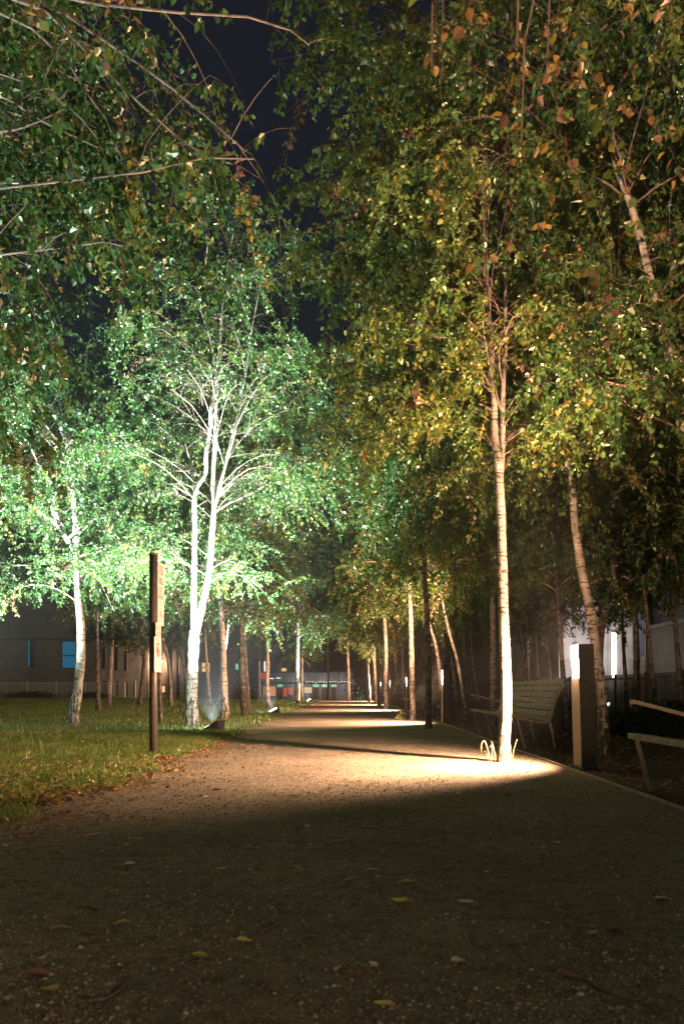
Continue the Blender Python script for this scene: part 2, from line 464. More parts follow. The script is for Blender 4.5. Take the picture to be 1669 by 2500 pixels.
def crown_system(stems, z0, z1, Rc, g, n_limb=46, n_sub=5, tw=9.0, lpt=26, leaf=0.062, detail=False, brown=0.05, yellow=0.1,
                 weep=0.95, base_tint=0.4, twig_r=0.0022, bare=0.04, extra=None, limb_r=0.02, thin=None, sub_r=0.006):
    """limbs, sub-branches, hanging twigs and leaves around the stems (arrays of points)"""
    limbs, lrad = [], []
    for i in range(n_limb):
        st = stems[g.integers(len(stems))]
        zz = z0 + (z1 - z0) * (g.uniform(0, 1) ** 1.15)
        zi = st[:, 2]
        if zz > zi.max(): zz = g.uniform(max(z0, zi.min()), zi.max())
        if zz < zi.min(): zz = g.uniform(zi.min(), zi.max())
        p = np.array([np.interp(zz, zi, st[:, k]) for k in range(3)])
        t = np.clip((zz - z0) / (z1 - z0), 0, 1)
        prof = 0.55 + 0.9 * t if t < 0.35 else 0.865 - (t - 0.35) * 0.85
        L = Rc * max(prof, 0.22) * g.uniform(0.75, 1.2) * 1.15
        az = i * 2.399 + g.normal(0, 0.4)
        el = R(g.uniform(22, 48) + 25 * t)
        q = [p]; K = 7
        for k in range(1, K):
            q.append(q[-1] + np.array([math.cos(az) * math.cos(el), math.sin(az) * math.cos(el), math.sin(el)]) * L / (K - 1))
            el -= R(g.uniform(7, 17)) * weep * (0.6 + k / K)
            az += g.normal(0, 0.1)
        limbs.append(np.array(q)); lrad.append(np.linspace(limb_r * (0.5 + L / Rc * 0.5), 0.004, K))
    if extra:
        for q, r in extra:
            q = resample(q, 7); limbs.append(q); lrad.append(np.linspace(r, 0.004, 7))
    subs, srad = [], []
    for q in limbs:
        L = np.linalg.norm(np.diff(q, axis=0), axis=1).sum()
        for j in range(max(2, int(n_sub * (0.5 + L / Rc)))):
            u = g.uniform(0.2, 0.97) * 6
            k = min(int(u), 5); p = q[k] + (q[k + 1] - q[k]) * (u - k)
            d = norm(q[k + 1] - q[k])
            side = norm(np.cross(d, [0, 0, 1])) * (1 if j % 2 else -1)
            dirv = norm(d * g.uniform(0.4, 1) + side * g.uniform(0.5, 1.1) + np.array([0, 0, g.uniform(-0.15, 0.5)]))
            l = L * g.uniform(0.22, 0.5)
            s = [p]
            for m in range(4):
                s.append(s[-1] + dirv * l / 4)
                dirv = norm(dirv + np.array([g.normal(0, .12), g.normal(0, .12), -0.22 * weep]))
            if thin is not None and g.uniform(0, 1) > 0.1 + 0.9 * float(thin(np.array(s)[-1:])[0]): continue
            subs.append(np.array(s)); srad.append(np.linspace(sub_r, sub_r * 0.4, 5) * min(1, limb_r / 0.015))
    # twigs
    tp, td = [], []
    for q, w in [(x, 0.55) for x in limbs] + [(x, 1.0) for x in subs]:
        L = np.linalg.norm(np.diff(q, axis=0), axis=1).sum()
        nt_ = max(1, int(L * tw * w + g.uniform(0, 1)))
        K = len(q) - 1
        u = g.uniform(0.18 if w < 1 else 0.05, 1, nt_) * K
        k = np.minimum(u.astype(int), K - 1)
        tp.append(q[k] + (q[k + 1] - q[k]) * (u - k)[:, None])
        td.append(norm(q[k + 1] - q[k]))
    tp = np.concatenate(tp); td = np.concatenate(td)
    nT = len(tp)
    d = norm(td * 0.5 + g.normal(0, 0.65, (nT, 3)))
    l = g.uniform(0.22, 0.62, nT)[:, None] * (1 + (g.uniform(0, 1, nT) < 0.3)[:, None] * 0.9 * weep)
    pts = [tp]
    for m in range(4):
        pts.append(pts[-1] + d * l / 4)
        d = norm(d + np.array([0, 0, -0.42 * weep]) + g.normal(0, 0.08, (nT, 3)))
    TP = np.stack(pts, 1)
    if thin is not None:
        kp = g.uniform(0, 1, nT) < 0.2 + 0.8 * thin(TP[:, 2]) * thin(TP[:, 4])
        TP, l = TP[kp], l[kp]; nT = len(TP)
    # leaves
    has = g.uniform(0, 1, nT) > bare
    cnt = np.where(has, np.maximum(3, (lpt * l[:, 0] / 0.42 * g.uniform(0.6, 1.3, nT))).astype(int), 0)
    ti = np.repeat(np.arange(nT), cnt)
    u = g.uniform(0.05, 1, len(ti)) * 4
    k = np.minimum(u.astype(int), 3)
    pp = TP[ti, k] + (TP[ti, k + 1] - TP[ti, k]) * (u - k)[:, None]
    rad = norm(g.normal(size=(len(ti), 3)))
    pp = pp + rad * g.uniform(0.004, 0.045, len(ti))[:, None]
    A = rad * 0.75 + np.array([0, 0, -0.75]) + g.normal(0, 0.25, rad.shape)
    if thin is not None:
        kp = g.uniform(0, 1, len(pp)) < thin(pp)
        pp, A, ti = pp[kp], A[kp], ti[kp]
    v, f, nv = leaves_from(pp, A, leaf, g, detail)
    tw_t = base_tint + g.normal(0, 0.10, nT)
    hue = g.uniform(0, 1, nT)
    tw_t = np.where(hue < brown, g.uniform(0.86, 1.0, nT), np.where(hue < brown + yellow, g.uniform(0.64, 0.82, nT), np.clip(tw_t, 0.02, 0.66)))
    lt = np.clip(tw_t[ti] + g.normal(0, 0.07, len(ti)), 0, 1)
    dead = g.uniform(0, 1, len(ti)) < brown * 0.5
    lt = np.where(dead, g.uniform(0.8, 1, len(ti)), lt)
    tint = np.repeat(lt, nv)
    # wood
    LV, LF = tubes(np.stack(limbs), np.stack(lrad), 6)
    SV, SF = tubes(np.stack(subs), np.stack(srad), 4)
    TV, TF = tubes(TP, np.repeat(np.linspace(twig_r, twig_r * 0.5, 5)[None], nT, 0), 3)
    wood = merge([(LV, LF), (SV, SF), (TV, TF)])
    wm = np.concatenate([np.zeros(len(LF), int), np.full(len(SF) + len(TF), 1)])
    return (v, f, tint), (wood[0], wood[1], wm)

def crown_meshes(sysr, mat=None, lmat=None):
    (v, f, t), (wv, wf, wm) = sysr
    a = np_mesh('crown', v, [f], mat or M_LEAF, attr=t)
    b = np_mesh('limbs', wv, [wf], [lmat or M_LIMB, M_TWIG], smooth=True, midx=wm)
    return a, b

# ================================================================== GROUND
def ground_z(x, y):
    y0 = np.interp(x, [-16, -9], [78, 57])
    return -0.8 * np.clip((y - y0) / 20, 0, 1)

def sheet(name, xs, ys, dz, mat):
    X, Y = np.meshgrid(xs, ys)
    Z = ground_z(X, Y) + dz
    v = np.stack([X, Y, Z], -1).reshape(-1, 3)
    i = np.arange(len(xs) * len(ys)).reshape(len(ys), len(xs))
    f = np.stack([i[:-1, :-1], i[:-1, 1:], i[1:, 1:], i[1:, :-1]], -1).reshape(-1, 4)
    return tag(obj(name, np_mesh(name, v, [f], mat, smooth=True)), kind='structure')

g_ = sheet('ground', np.array([-600, -150, -60, -30, -20, -16, -12, -9, -5, 0, 5, 20, 60, 150, 600.]),
           np.array([-300, -60, -20, 0, 20, 40, 56, 60, 66, 72, 78, 84, 90, 98, 110, 140, 250, 800.]), 0.0, M_SOIL)

def edge_x(y):            # ragged left edge of the path
    y = np.asarray(y, float)
    return -1.86 + 0.10 * np.sin(y * 1.9 + 1) + 0.07 * np.sin(y * 4.3) + 0.05 * np.sin(y * 9.1 + 2) - 0.02 * np.clip(6 - y, 0, 4)

ys = np.concatenate([np.linspace(-8, 12, 81), np.linspace(12.5, 56, 60)])
xs = np.linspace(-2.7, 2.06, 20)
path = sheet('path', xs, ys, 0.004, M_GRAVEL)

ly = np.concatenate([np.linspace(-8, 30, 300), np.linspace(30.5, 77, 60)])
lxr = edge_x(ly)
cols = [lxr, lxr - 0.5, lxr - 2, lxr - 6, lxr - 14, lxr - 30, lxr - 60]
LX = np.stack(cols, 1); LY = np.repeat(ly[:, None], len(cols), 1)
dzl = np.tile(np.array([0.006, 0.012, 0.014, 0.014, 0.014, 0.014, 0.014]), (len(ly), 1))
LZ = ground_z(LX, LY) + dzl
idx = np.arange(LX.size).reshape(LX.shape)
lawn = obj('lawn', np_mesh('lawn', np.stack([LX, LY, LZ], -1), [np.stack([idx[:-1, 1:], idx[:-1, :-1], idx[1:, :-1], idx[1:, 1:]], -1).reshape(-1, 4)], M_TURF, smooth=True))
tag(lawn, kind='structure')

mb = MB()
mb.box(2.062, 2.078, -8, 56, -0.02, 0.022)
tag(mb.build('path_edging', M_EDGE), 'thin pale edging strip along the right side of the gravel path', kind='structure')

# ---- grass blades
def grass(n, ysamp, wsamp, hs, ws):
    y = ysamp; x = edge_x(y) + 0.05 - wsamp
    keep = (x > -(CX + 40) * y / F - 0.3) & (ground_z(x, y) > -0.05)
    # thin near the edge
    d = edge_x(y) - x
    keep &= rng.uniform(0, 1, len(x)) < np.clip(0.35 + d * 2.2, 0, 1)
    x, y = x[keep], y[keep]; hs = hs[keep]; ws = ws[keep]
    n = len(x)
    az = rng.uniform(0, 2 * np.pi, n)
    side = np.stack([np.cos(az), np.sin(az), 0 * az], 1)
    ln = rng.uniform(0, 2 * np.pi, n); k = rng.uniform(0.1, 0.9, n)
    lean = np.stack([np.cos(ln) * k, np.sin(ln) * k, 0 * k], 1)
    p = np.stack([x, y, np.full(n, 0.008)], 1)
    up = np.array([0, 0, 1.0])
    h = hs[:, None]; w = ws[:, None]
    mid = p + up * h * 0.55 + lean * h * 0.3
    tip = p + up * h * 0.95 + lean * h
    v = np.stack([p - side * w, p + side * w, mid + side * w * 0.75, mid - side * w * 0.75, tip], 1).reshape(-1, 3)
    i = np.arange(n)[:, None] * 5
    f4 = i + np.array([[0, 1, 2, 3]]); f3 = i + np.array([[3, 2, 4]])
    patch = 0.5 + 0.25 * np.sin(x * 2.3 + np.sin(y * 1.7) * 2) * np.sin(y * 1.3)
    t = np.clip(patch + rng.normal(0, 0.18, n), 0, 1)
    return v, f4, f3, np.repeat(t, 5)
n1 = 120000
y1 = 3.2 + 11 * rng.uniform(0, 1, n1) ** 0.9
w1 = np.concatenate([rng.exponential(1.6, n1)])
n2 = 70000
y2 = 13 + 26 * rng.uniform(0, 1, n2)
w2 = rng.uniform(0, 14, n2)
n3 = 45000
y3 = 36 + 40 * rng.uniform(0, 1, n3); w3 = rng.uniform(0, 34, n3)
ya = np.concatenate([y1, y2, y3]); wa = np.concatenate([w1, w2, w3])
hs = np.concatenate([rng.uniform(0.025, 0.075, n1), rng.uniform(0.04, 0.09, n2), rng.uniform(0.05, 0.10, n3)])
ws_ = np.concatenate([rng.uniform(0.0014, 0.003, n1), rng.uniform(0.003, 0.006, n2), rng.uniform(0.008, 0.014, n3)])
tall = rng.uniform(0, 1, len(hs)) < 0.03
hs = np.where(tall, hs * 1.8, hs)
v, f4, f3, t = grass(len(ya), ya, wa, hs, ws_)
tag(obj('grass', np_mesh('grass', v, [f4, f3], M_GRASS, attr=t)), 'short green lawn grass on the left of the path', 'grass', kind='stuff')

# ---- gravel stones (real grains)
def stones(x, y, s):
    n = len(x)
    base = np.array([[1, 0, 0], [-1, 0, 0], [0, 1, 0], [0, -1, 0], [0, 0, 1], [0, 0, -1.]])
    v = base[None] * (s[:, None, None] * rng.uniform(0.55, 1.15, (n, 6, 1)))
    v[:, :, 2] *= 0.6
    a = rng.uniform(0, 6.28, n); c, si = np.cos(a)[:, None], np.sin(a)[:, None]
    vx = v[:, :, 0] * c - v[:, :, 1] * si; vy = v[:, :, 0] * si + v[:, :, 1] * c
    v = np.stack([vx + x[:, None], vy + y[:, None], v[:, :, 2] + 0.004 + s[:, None] * 0.25], -1)
    i = np.arange(n)[:, None, None] * 6
    t = np.array([[0, 2, 4], [2, 1, 4], [1, 3, 4], [3, 0, 4], [2, 0, 5], [1, 2, 5], [3, 1, 5], [0, 3, 5]])
    return v.reshape(-1, 3), (i + t[None]).reshape(-1, 3)
ns = 110000
yy = 1.7 + 9.5 * rng.uniform(0, 1, ns) ** 1.7
xx = rng.uniform(-2.1, 2.05, ns)
ok = (xx > edge_x(yy) - 0.1) & (np.abs(xx) < 0.46 * yy + 0.2)
# clustered density
dens = 0.5 + 0.5 * np.sin(xx * 5.1 + np.sin(yy * 3) * 1.5) * np.sin(yy * 4.3 + xx)
ok &= rng.uniform(0, 1, ns) < 0.35 + 0.65 * dens
xx, yy = xx[ok], yy[ok]
v, f = stones(xx, yy, np.clip(rng.lognormal(math.log(0.0032), 0.5, len(xx)), 0.0015, 0.011))
tag(obj('gravel', np_mesh('gravel', v, [f], M_STONE)), 'loose grit and small stones on the path surface', 'gravel', kind='stuff')

# ---- bark crumbs and bits of twig
def crumbs(n):
    y = 1.8 + 11 * rng.uniform(0, 1, n) ** 1.5; x = rng.uniform(-2.2, 2.05, n)
    x = np.where(rng.uniform(0, 1, n) < 0.35, edge_x(y) + np.abs(rng.normal(0, 0.35, n)), x)
    ok = np.abs(x) < 0.46 * y + 0.2
    x, y = x[ok], y[ok]; n = len(x)
    L = rng.lognormal(math.log(0.006), 0.55, n)[:, None]; a = rng.uniform(0, 6.28, n)
    d = np.stack([np.cos(a), np.sin(a), rng.normal(0, 0.12, n)], 1)
    p = np.stack([x, y, np.full(n, 0.007)], 1)
    P = np.stack([p - d * L, p + np.stack([rng.normal(0, .002, n), rng.normal(0, .002, n), rng.uniform(0, .003, n)], 1), p + d * L], 1)
    return tubes(P, np.repeat(np.array([[1.0, 1.2, 0.6]]), n, 0) * rng.uniform(0.0006, 0.0016, (n, 1)), 4)
v, f = crumbs(4500)
M_CRUMB = simple('bark_crumb', (0.055, 0.04, 0.028), 0.9, 0, 0.5, 80)
tag(obj('bark_crumbs', np_mesh('bark_crumbs', v, [f], M_CRUMB)), 'dark crumbs of bark and twig strewn on the path', 'debris', kind='stuff')

# ---- leaf litter
def litter(x, y, size, z=0.012):
    n = len(x)
    P = np.stack([x, y, np.full(n, z)], 1)
    A = np.stack([np.cos(a_ := rng.uniform(0, 6.28, n)), np.sin(a_), rng.normal(0.1, 0.25, n)], 1)
    A = norm(A)
    up = norm(np.stack([rng.normal(0, 0.35, n), rng.normal(0, 0.35, n), np.ones(n)], 1))
    B = norm(np.cross(up, A)); U = np.cross(A, B)
    L = (size * rng.uniform(0.6, 1.2, n))[:, None]; Wd = L * rng.uniform(0.5, 0.75, n)[:, None]; fo = L * rng.uniform(0.02, 0.3, n)[:, None]
    v = np.stack([P, P + A * L * .3 + B * Wd * .5 + U * fo, P + A * L * .65 + B * Wd * .36 + U * fo, P + A * L + U * fo * rng.uniform(0, 1, (n, 1)),
                  P + A * L * .65 - B * Wd * .36 + U * fo, P + A * L * .3 - B * Wd * .5 + U * fo], 1)
    i = np.arange(n)[:, None] * 6
    f = np.concatenate([i + np.array([[0, 1, 2, 3]]), i + np.array([[0, 3, 4, 5]])])
    return v.reshape(-1, 3), f, n
nl = 8500
yl = 5.2 + 10 * rng.uniform(0, 1, nl) ** 1.5
xl = edge_x(yl) + 0.25 - np.abs(rng.normal(0.2, 1.5, nl))
ok = xl > -(CX + 40) * yl / F
dn = 0.5 + 0.5 * np.sin(xl * 1.7 + 1) * np.sin(yl * 1.1 + 0.5)
ok &= rng.uniform(0, 1, nl) < (0.25 + 0.75 * dn) * np.where(yl < 8.8, 1, 0.35)
v, f, n = litter(xl[ok], yl[ok], 0.05, 0.032)
tag(obj('leaf_litter', np_mesh('leaf_litter', v, [f], M_LITTER, attr=np.repeat(rng.uniform(0, 1, n), 6))),
    'brown dry leaves scattered over the lawn near the sign post', 'leaf litter', kind='stuff')
nl = 1100
yl = 4.2 + 9 * rng.uniform(0, 1, nl) ** 1.2; xl = edge_x(yl) + np.abs(rng.normal(0, 0.32, nl)) - 0.08
v, f, n = litter(xl, yl, 0.036, 0.008)
tag(obj('leaf_litter', np_mesh('edge_litter', v, [f], M_LITTER, attr=np.repeat(rng.uniform(0, 1, n), 6))),
    'thin drift of dry leaf scraps along the ragged left edge of the gravel', 'leaf litter', kind='stuff')
nl = 3500
yl = 3.5 + 22 * rng.uniform(0, 1, nl) ** 1.3; xl = 2.12 + np.abs(rng.normal(0, 1.8, nl))
v, f, n = litter(xl, yl, 0.05, 0.012)
tag(obj('leaf_litter', np_mesh('bed_litter', v, [f], M_LITTER, attr=np.repeat(rng.uniform(0, 0.75, n), 6))),
    'dull dead leaves covering the dark soil under the benches', 'leaf litter', kind='stuff')

# ================================================================== BIRCHES
def px_path(pts, Y, origin, wob=0.0, g=None):
    out = []
    for i, (a, b) in enumerate(pts):
        w = W(a, b, Y)
        out.append([w.x - origin.x, (0 if i == 0 or g is None else g.normal(0, wob)), w.z - origin.z])
    return np.array(out)

def birch(label, group, origin, stems, crown, limbs, crown_loc=(0, 0, 0), crown_rot=0.0, crown_scale=1.0, dark=False, cat='tree'):
    """stems: list of (pts,r0,r1,flare)"""
    root = empty('birch_tree', origin)
    tag(root, label, cat, group)
    parts = [stem_mesh(p, r0, r1, flare=fl) for p, r0, r1, fl in stems]
    v, f = merge(parts)
    obj('trunk', np_mesh('trunk', v, [f], M_BARKD if dark else M_BARK, smooth=True), root)
    for nm, me in (('limbs', limbs), ('crown', crown)):
        if me is None: continue
        o = obj(nm, me, root, crown_loc)
        o.rotation_euler = (0, 0, crown_rot)
        o.scale = (crown_scale,) * 3
    return root

GL = 'birch trees on the lawn left of the path'
GR = 'birch trees along the right side of the path'

# --- the brightly lit forked birch
g = np.random.default_rng(11)
Y = base_Y(1778); o = W(470, 1778, Y); o.z = 0
pp = lambda pts, wob=0.05: px_path(pts, Y, o, wob, g)
trunk0 = pp([(470, 1782), (468, 1690), (472, 1600), (474, 1540)], 0.0)
stL = pp([(472, 1560), (474, 1450), (476, 1300), (476, 1205), (500, 1155), (504, 1106), (512, 1045), (518, 1000), (530, 907), (537, 830), (548, 700), (565, 590), (590, 500)], 0.06)
stR = pp([(474, 1560), (492, 1480), (510, 1390), (518, 1300), (522, 1240), (520, 1150), (530, 1020), (528, 900), (505, 780), (500, 700), (510, 600)], 0.06)
st3 = pp([(522, 1245), (538, 1190), (551, 1137), (564, 1090), (576, 1045), (588, 984), (600, 900), (620, 780), (650, 640)], 0.08)
lim = [(pp([(522, 1250), (570, 1220), (640, 1188), (685, 1160), (726, 1133), (760, 1125)], 0.12), 0.028),
       (pp([(532, 1215), (570, 1180), (605, 1160), (660, 1130), (690, 1110)], 0.12), 0.02),
       (pp([(517, 1228), (490, 1200), (458, 1188), (430, 1175)], 0.15), 0.018),
       (pp([(476, 1215), (455, 1205), (425, 1190), (405, 1180)], 0.15), 0.018),
       (pp([(472, 1145), (462, 1120), (455, 1085), (450, 1040), (440, 980)], 0.15), 0.022),
       (pp([(476, 1200), (468, 1165), (470, 1143)], 0.1), 0.022),
       (pp([(460, 1110), (430, 1075), (390, 1045), (350, 1025)], 0.2), 0.018),
       (pp([(465, 1148), (420, 1145), (380, 1140), (330, 1150)], 0.2), 0.014),
       (pp([(495, 990), (490, 930), (482, 860)], 0.15), 0.02),
       (pp([(474, 1385), (440, 1368), (410, 1372), (395, 1400)], 0.2), 0.012),
       (pp([(520, 1385), (560, 1372), (590, 1385), (600, 1420)], 0.2), 0.012)]
sysr = crown_system([stL, stR, st3], 2.6, 10.1, 2.4, g, n_limb=64, n_sub=7, tw=9.5, lpt=24, leaf=0.06, brown=0.035, yellow=0.07,
                    base_tint=0.42, twig_r=0.0025, extra=lim, limb_r=0.010,
                    thin=lambda p: (1 - 0.8 * np.exp(-(((p[:, 0] - 0.5) ** 2 + (p[:, 1] + 1.2) ** 2) / (0.35 + 0.16 * p[:, 2]) ** 2)) * (p[:, 2] < 6)) * (1 - 0.68 * (p[:, 1] < 0.35) * np.exp(-((p[:, 0] - 0.35) / 0.9) ** 2) * np.exp(-((p[:, 2] - 5.3) / 2.0) ** 4)))
c, l = crown_meshes(sysr, lmat=M_LIMBM)
birch('tall floodlit birch with two white stems forking low, beside the black wedge floodlight', GL, o,
      [(trunk0, 0.118, 0.098, 0.25), (stL, 0.062, 0.015, 0), (stR, 0.074, 0.016, 0), (st3, 0.04, 0.010, 0)], c, l)

# --- left birch with curved grey trunk
g = np.random.default_rng(12)
Y = base_Y(1771); o = W(176, 1771, Y); o.z = 0
s1 = pp([(176, 1774), (184, 1720), (193, 1640), (197, 1560), (189, 1430), (184, 1345), (185, 1230), (170, 1105), (138, 1010), (105, 930), (90, 800), (80, 700)], 0.06)
s2 = pp([(186, 1350), (165, 1320), (140, 1255), (118, 1180), (95, 1130), (60, 1065), (35, 1000)], 0.1)
lim = [(pp([(190, 1380), (225, 1390), (255, 1440), (270, 1480)], 0.15), 0.012),
       (pp([(178, 1180), (205, 1100), (240, 1020), (260, 940)], 0.2), 0.02),
       (pp([(170, 1105), (160, 1030), (140, 960), (135, 900)], 0.2), 0.025)]
sysr = crown_system([s1, s2], 2.4, 8.9, 2.5, g, n_limb=60, n_sub=6, tw=9, lpt=24, leaf=0.062, brown=0.02, yellow=0.05,
                    base_tint=0.36, twig_r=0.003, extra=lim)
c, l = crown_meshes(sysr)
birch('grey trunked birch with a side stem forking off, in front of the blue window', GL, o,
      [(s1, 0.115, 0.02, 0.35), (s2, 0.06, 0.014, 0)], c, l)

# --- main right birch, lit at the foot
g = np.random.default_rng(13)
Y = base_Y(1862); o = W(1230, 1862, Y); o.z = 0
s1 = pp([(1230, 1866), (1233, 1780), (1232, 1690), (1229, 1500), (1226, 1380), (1223, 1240), (1216, 1130), (1208, 1060), (1206, 990), (1198, 880), (1192, 760), (1188, 690), (1180, 500), (1186, 300), (1190, 100)], 0.02)
s2 = pp([(1219, 1170), (1228, 1080), (1226, 950), (1232, 850), (1228, 720), (1240, 600), (1262, 420)], 0.06)
lim = [(pp([(1222, 1165), (1245, 1115), (1270, 1075), (1290, 1030), (1320, 990)], 0.1), 0.012),
       (pp([(1205, 1090), (1180, 1050), (1140, 1018), (1090, 1010), (1030, 1020), (960, 1035)], 0.15), 0.014),
       (pp([(1200, 1000), (1120, 960), (1020, 960), (930, 1030), (880, 1110)], 0.2), 0.013),
       (pp([(1196, 860), (1110, 780), (1000, 800), (930, 900)], 0.3), 0.013),
       (pp([(1190, 700), (1080, 560), (960, 500), (850, 560)], 0.3), 0.013),
       (pp([(1186, 500), (1060, 330), (920, 230), (820, 260)], 0.4), 0.013),
       (pp([(1190, 320), (1060, 120), (900, 30), (790, 60)], 0.4), 0.013)]
sysr = crown_system([s1, s2], 2.9, 8.6, 1.9, g, n_limb=70, n_sub=6, tw=7.5, lpt=36, leaf=0.053, detail=True, brown=0.015, yellow=0.07,
                    base_tint=0.58, twig_r=0.002, extra=lim, limb_r=0.008,
                    thin=lambda p: 1 / (1 + np.exp(-(p[:, 0] + o.x + 0.80 - 0.10 * np.sin(p[:, 2] * 4)) * 14)) * np.where((p[:, 1] < 0.05) & (np.abs(p[:, 0] - np.interp(p[:, 2], s1[:, 2], s1[:, 0]) - 0.12 * p[:, 1]) < 0.16) & (p[:, 2] < 6.2), 0.22, 1))
c, l = crown_meshes(sysr, lmat=M_LIMBD)
birch('straight birch glowing orange at its foot, standing on the path beside the nearest bollard lamp', GR, o,
      [(s1, 0.066, 0.012, 0.28), (s2, 0.035, 0.008, 0)], c, l)

# --- forked birch behind the near bollard
g = np.random.default_rng(14)
Y = base_Y(1842); o = W(1476, 1842, Y); o.z = 0
s1 = pp([(1476, 1846), (1471, 1760), (1466, 1690), (1452, 1590), (1438, 1500), (1420, 1400), (1405, 1290), (1396, 1180), (1386, 1110), (1375, 1075), (1352, 1035), (1335, 960), (1325, 880), (1314, 800), (1310, 700), (1300, 500), (1290, 300)], 0.02)
s2 = pp([(1386, 1110), (1384, 1050), (1382, 960), (1390, 850), (1400, 700), (1410, 560), (1420, 400)], 0.06)
lim = [(pp([(1392, 1160), (1350, 1120), (1320, 1130), (1290, 1160)], 0.15), 0.01),
       (pp([(1385, 1060), (1420, 1000), (1470, 970), (1520, 980)], 0.15), 0.012),
       (pp([(1384, 900), (1440, 830), (1520, 800), (1600, 830)], 0.2), 0.012)]
sysr = crown_system([s1, s2], 3.1, 8.6, 1.9, g, n_limb=60, n_sub=6, tw=7.5, lpt=26, leaf=0.056, detail=True, brown=0.015, yellow=0.06,
                    base_tint=0.54, twig_r=0.002, extra=lim, limb_r=0.013,
                    thin=lambda p: np.where((p[:, 1] < 0.05) & (np.abs(p[:, 0] - np.interp(p[:, 2], s1[:, 2], s1[:, 0]) - 0.2 * p[:, 1]) < 0.2) & (p[:, 2] < 4.6), 0.25, 1))
c, l = crown_meshes(sysr, lmat=M_LIMBD)
birch('leaning birch with a forked top, directly behind the nearest bollard lamp', GR, o,
      [(s1, 0.070, 0.012, 0.28), (s2, 0.035, 0.008, 0)], c, l)

# --- near birch leaning in from the right edge
g = np.random.default_rng(15)
Y = 7.0; o = Vector((3.55, Y, 0))
s1 = pp([(1862, 1897), (1830, 1700), (1780, 1450), (1722, 1240), (1672, 1070), (1640, 900), (1600, 730), (1545, 535), (1500, 380), (1480, 200), (1470, 0), (1465, -200)], 0.02)
lim = [(pp([(1655, 1000), (1600, 960), (1540, 940), (1450, 920), (1390, 925)], 0.2), 0.012),
       (pp([(1590, 700), (1530, 650), (1440, 620), (1350, 605)], 0.2), 0.012),
       (pp([(1575, 640), (1640, 600), (1700, 580)], 0.2), 0.01),
       (pp([(1630, 860), (1570, 830), (1500, 830), (1440, 850)], 0.2), 0.01),
       (pp([(1668, 1050), (1620, 1010), (1560, 960), (1500, 960)], 0.2), 0.012)]
sysr = crown_system([s1], 3.0, 7.6, 1.7, g, n_limb=30, n_sub=5, tw=9, lpt=24, leaf=0.056, detail=True, brown=0.03, yellow=0.08,
                    base_tint=0.42, twig_r=0.002, extra=lim, limb_r=0.012)
c, l = crown_meshes(sysr, lmat=M_LIMBD)
birch('smooth birch stem slanting across the upper right edge of the photo', GR, o, [(s1, 0.060, 0.014, 0.2)], c, l)

# --- near left birch whose branches reach in from the upper left
g = np.random.default_rng(16)
Y = 5.6; o = Vector((-3.7, Y, 0))
s1 = np.array([[0, 0, -0.02], [0.03, 0, 1.2], [-0.02, 0.05, 2.6], [0.08, 0.0, 4.2], [0.05, 0.05, 6.0], [0.12, 0, 8.0]])
q = lambda pts: px_path(pts, Y - 0.5, o, 0.0) + np.array([0, -0.5, 0])
lim = [(q([(-380, 20), (-120, -60), (115, 28), (240, 155), (350, 260), (430, 330), (490, 375)]), 0.0144),
       (q([(-370, -40), (-80, -40), (160, 35), (330, 150), (420, 215), (510, 290), (600, 370)]), 0.0130),
       (q([(-380, 120), (-150, -40), (80, 70), (165, 150), (215, 230), (260, 290), (290, 370)]), 0.0101),
       (q([(-360, -250), (-50, -60), (180, 0), (330, 20), (520, 38), (640, 45), (720, 80), (755, 110)]), 0.0115),
       (q([(-380, 560), (-150, 380), (0, 322), (60, 312), (170, 260)]), 0.0101),
       (q([(-380, 420), (-150, 210), (0, 232), (60, 270), (120, 305), (240, 360)]), 0.0086),
       (q([(-380, 700), (-150, 500), (0, 460), (180, 440), (350, 420), (500, 385), (620, 388)]), 0.0094),
       (q([(-380, 860), (-150, 660), (0, 622), (120, 610), (240, 590), (300, 600)]), 0.0101),
       (q([(-380, 300), (-200, 150), (0, 178), (120, 230), (190, 280), (240, 340)]), 0.0058)]
sysr = crown_system([s1], 3.3, 7.8, 2.45, g, n_limb=52, n_sub=6, tw=8.0, lpt=23, leaf=0.056, detail=True, brown=0.025, yellow=0.07,
                    base_tint=0.32, twig_r=0.0013, extra=lim, bare=0.12, limb_r=0.012, sub_r=0.0035,
                    thin=lambda p: 1 / (1 + np.exp((p[:, 0] + o.x + 0.60 - 0.08 * np.sin(p[:, 2] * 5)) * 14)) * np.where(p[:, 1] < -0.45, 0.5, 1))
c, l = crown_meshes(sysr, lmat=M_LIMBM)
birch('nearest birch, long pinkish branches reaching in at the upper left above the sign post', GL, o, [(s1, 0.1, 0.02, 0.25)], c, l)

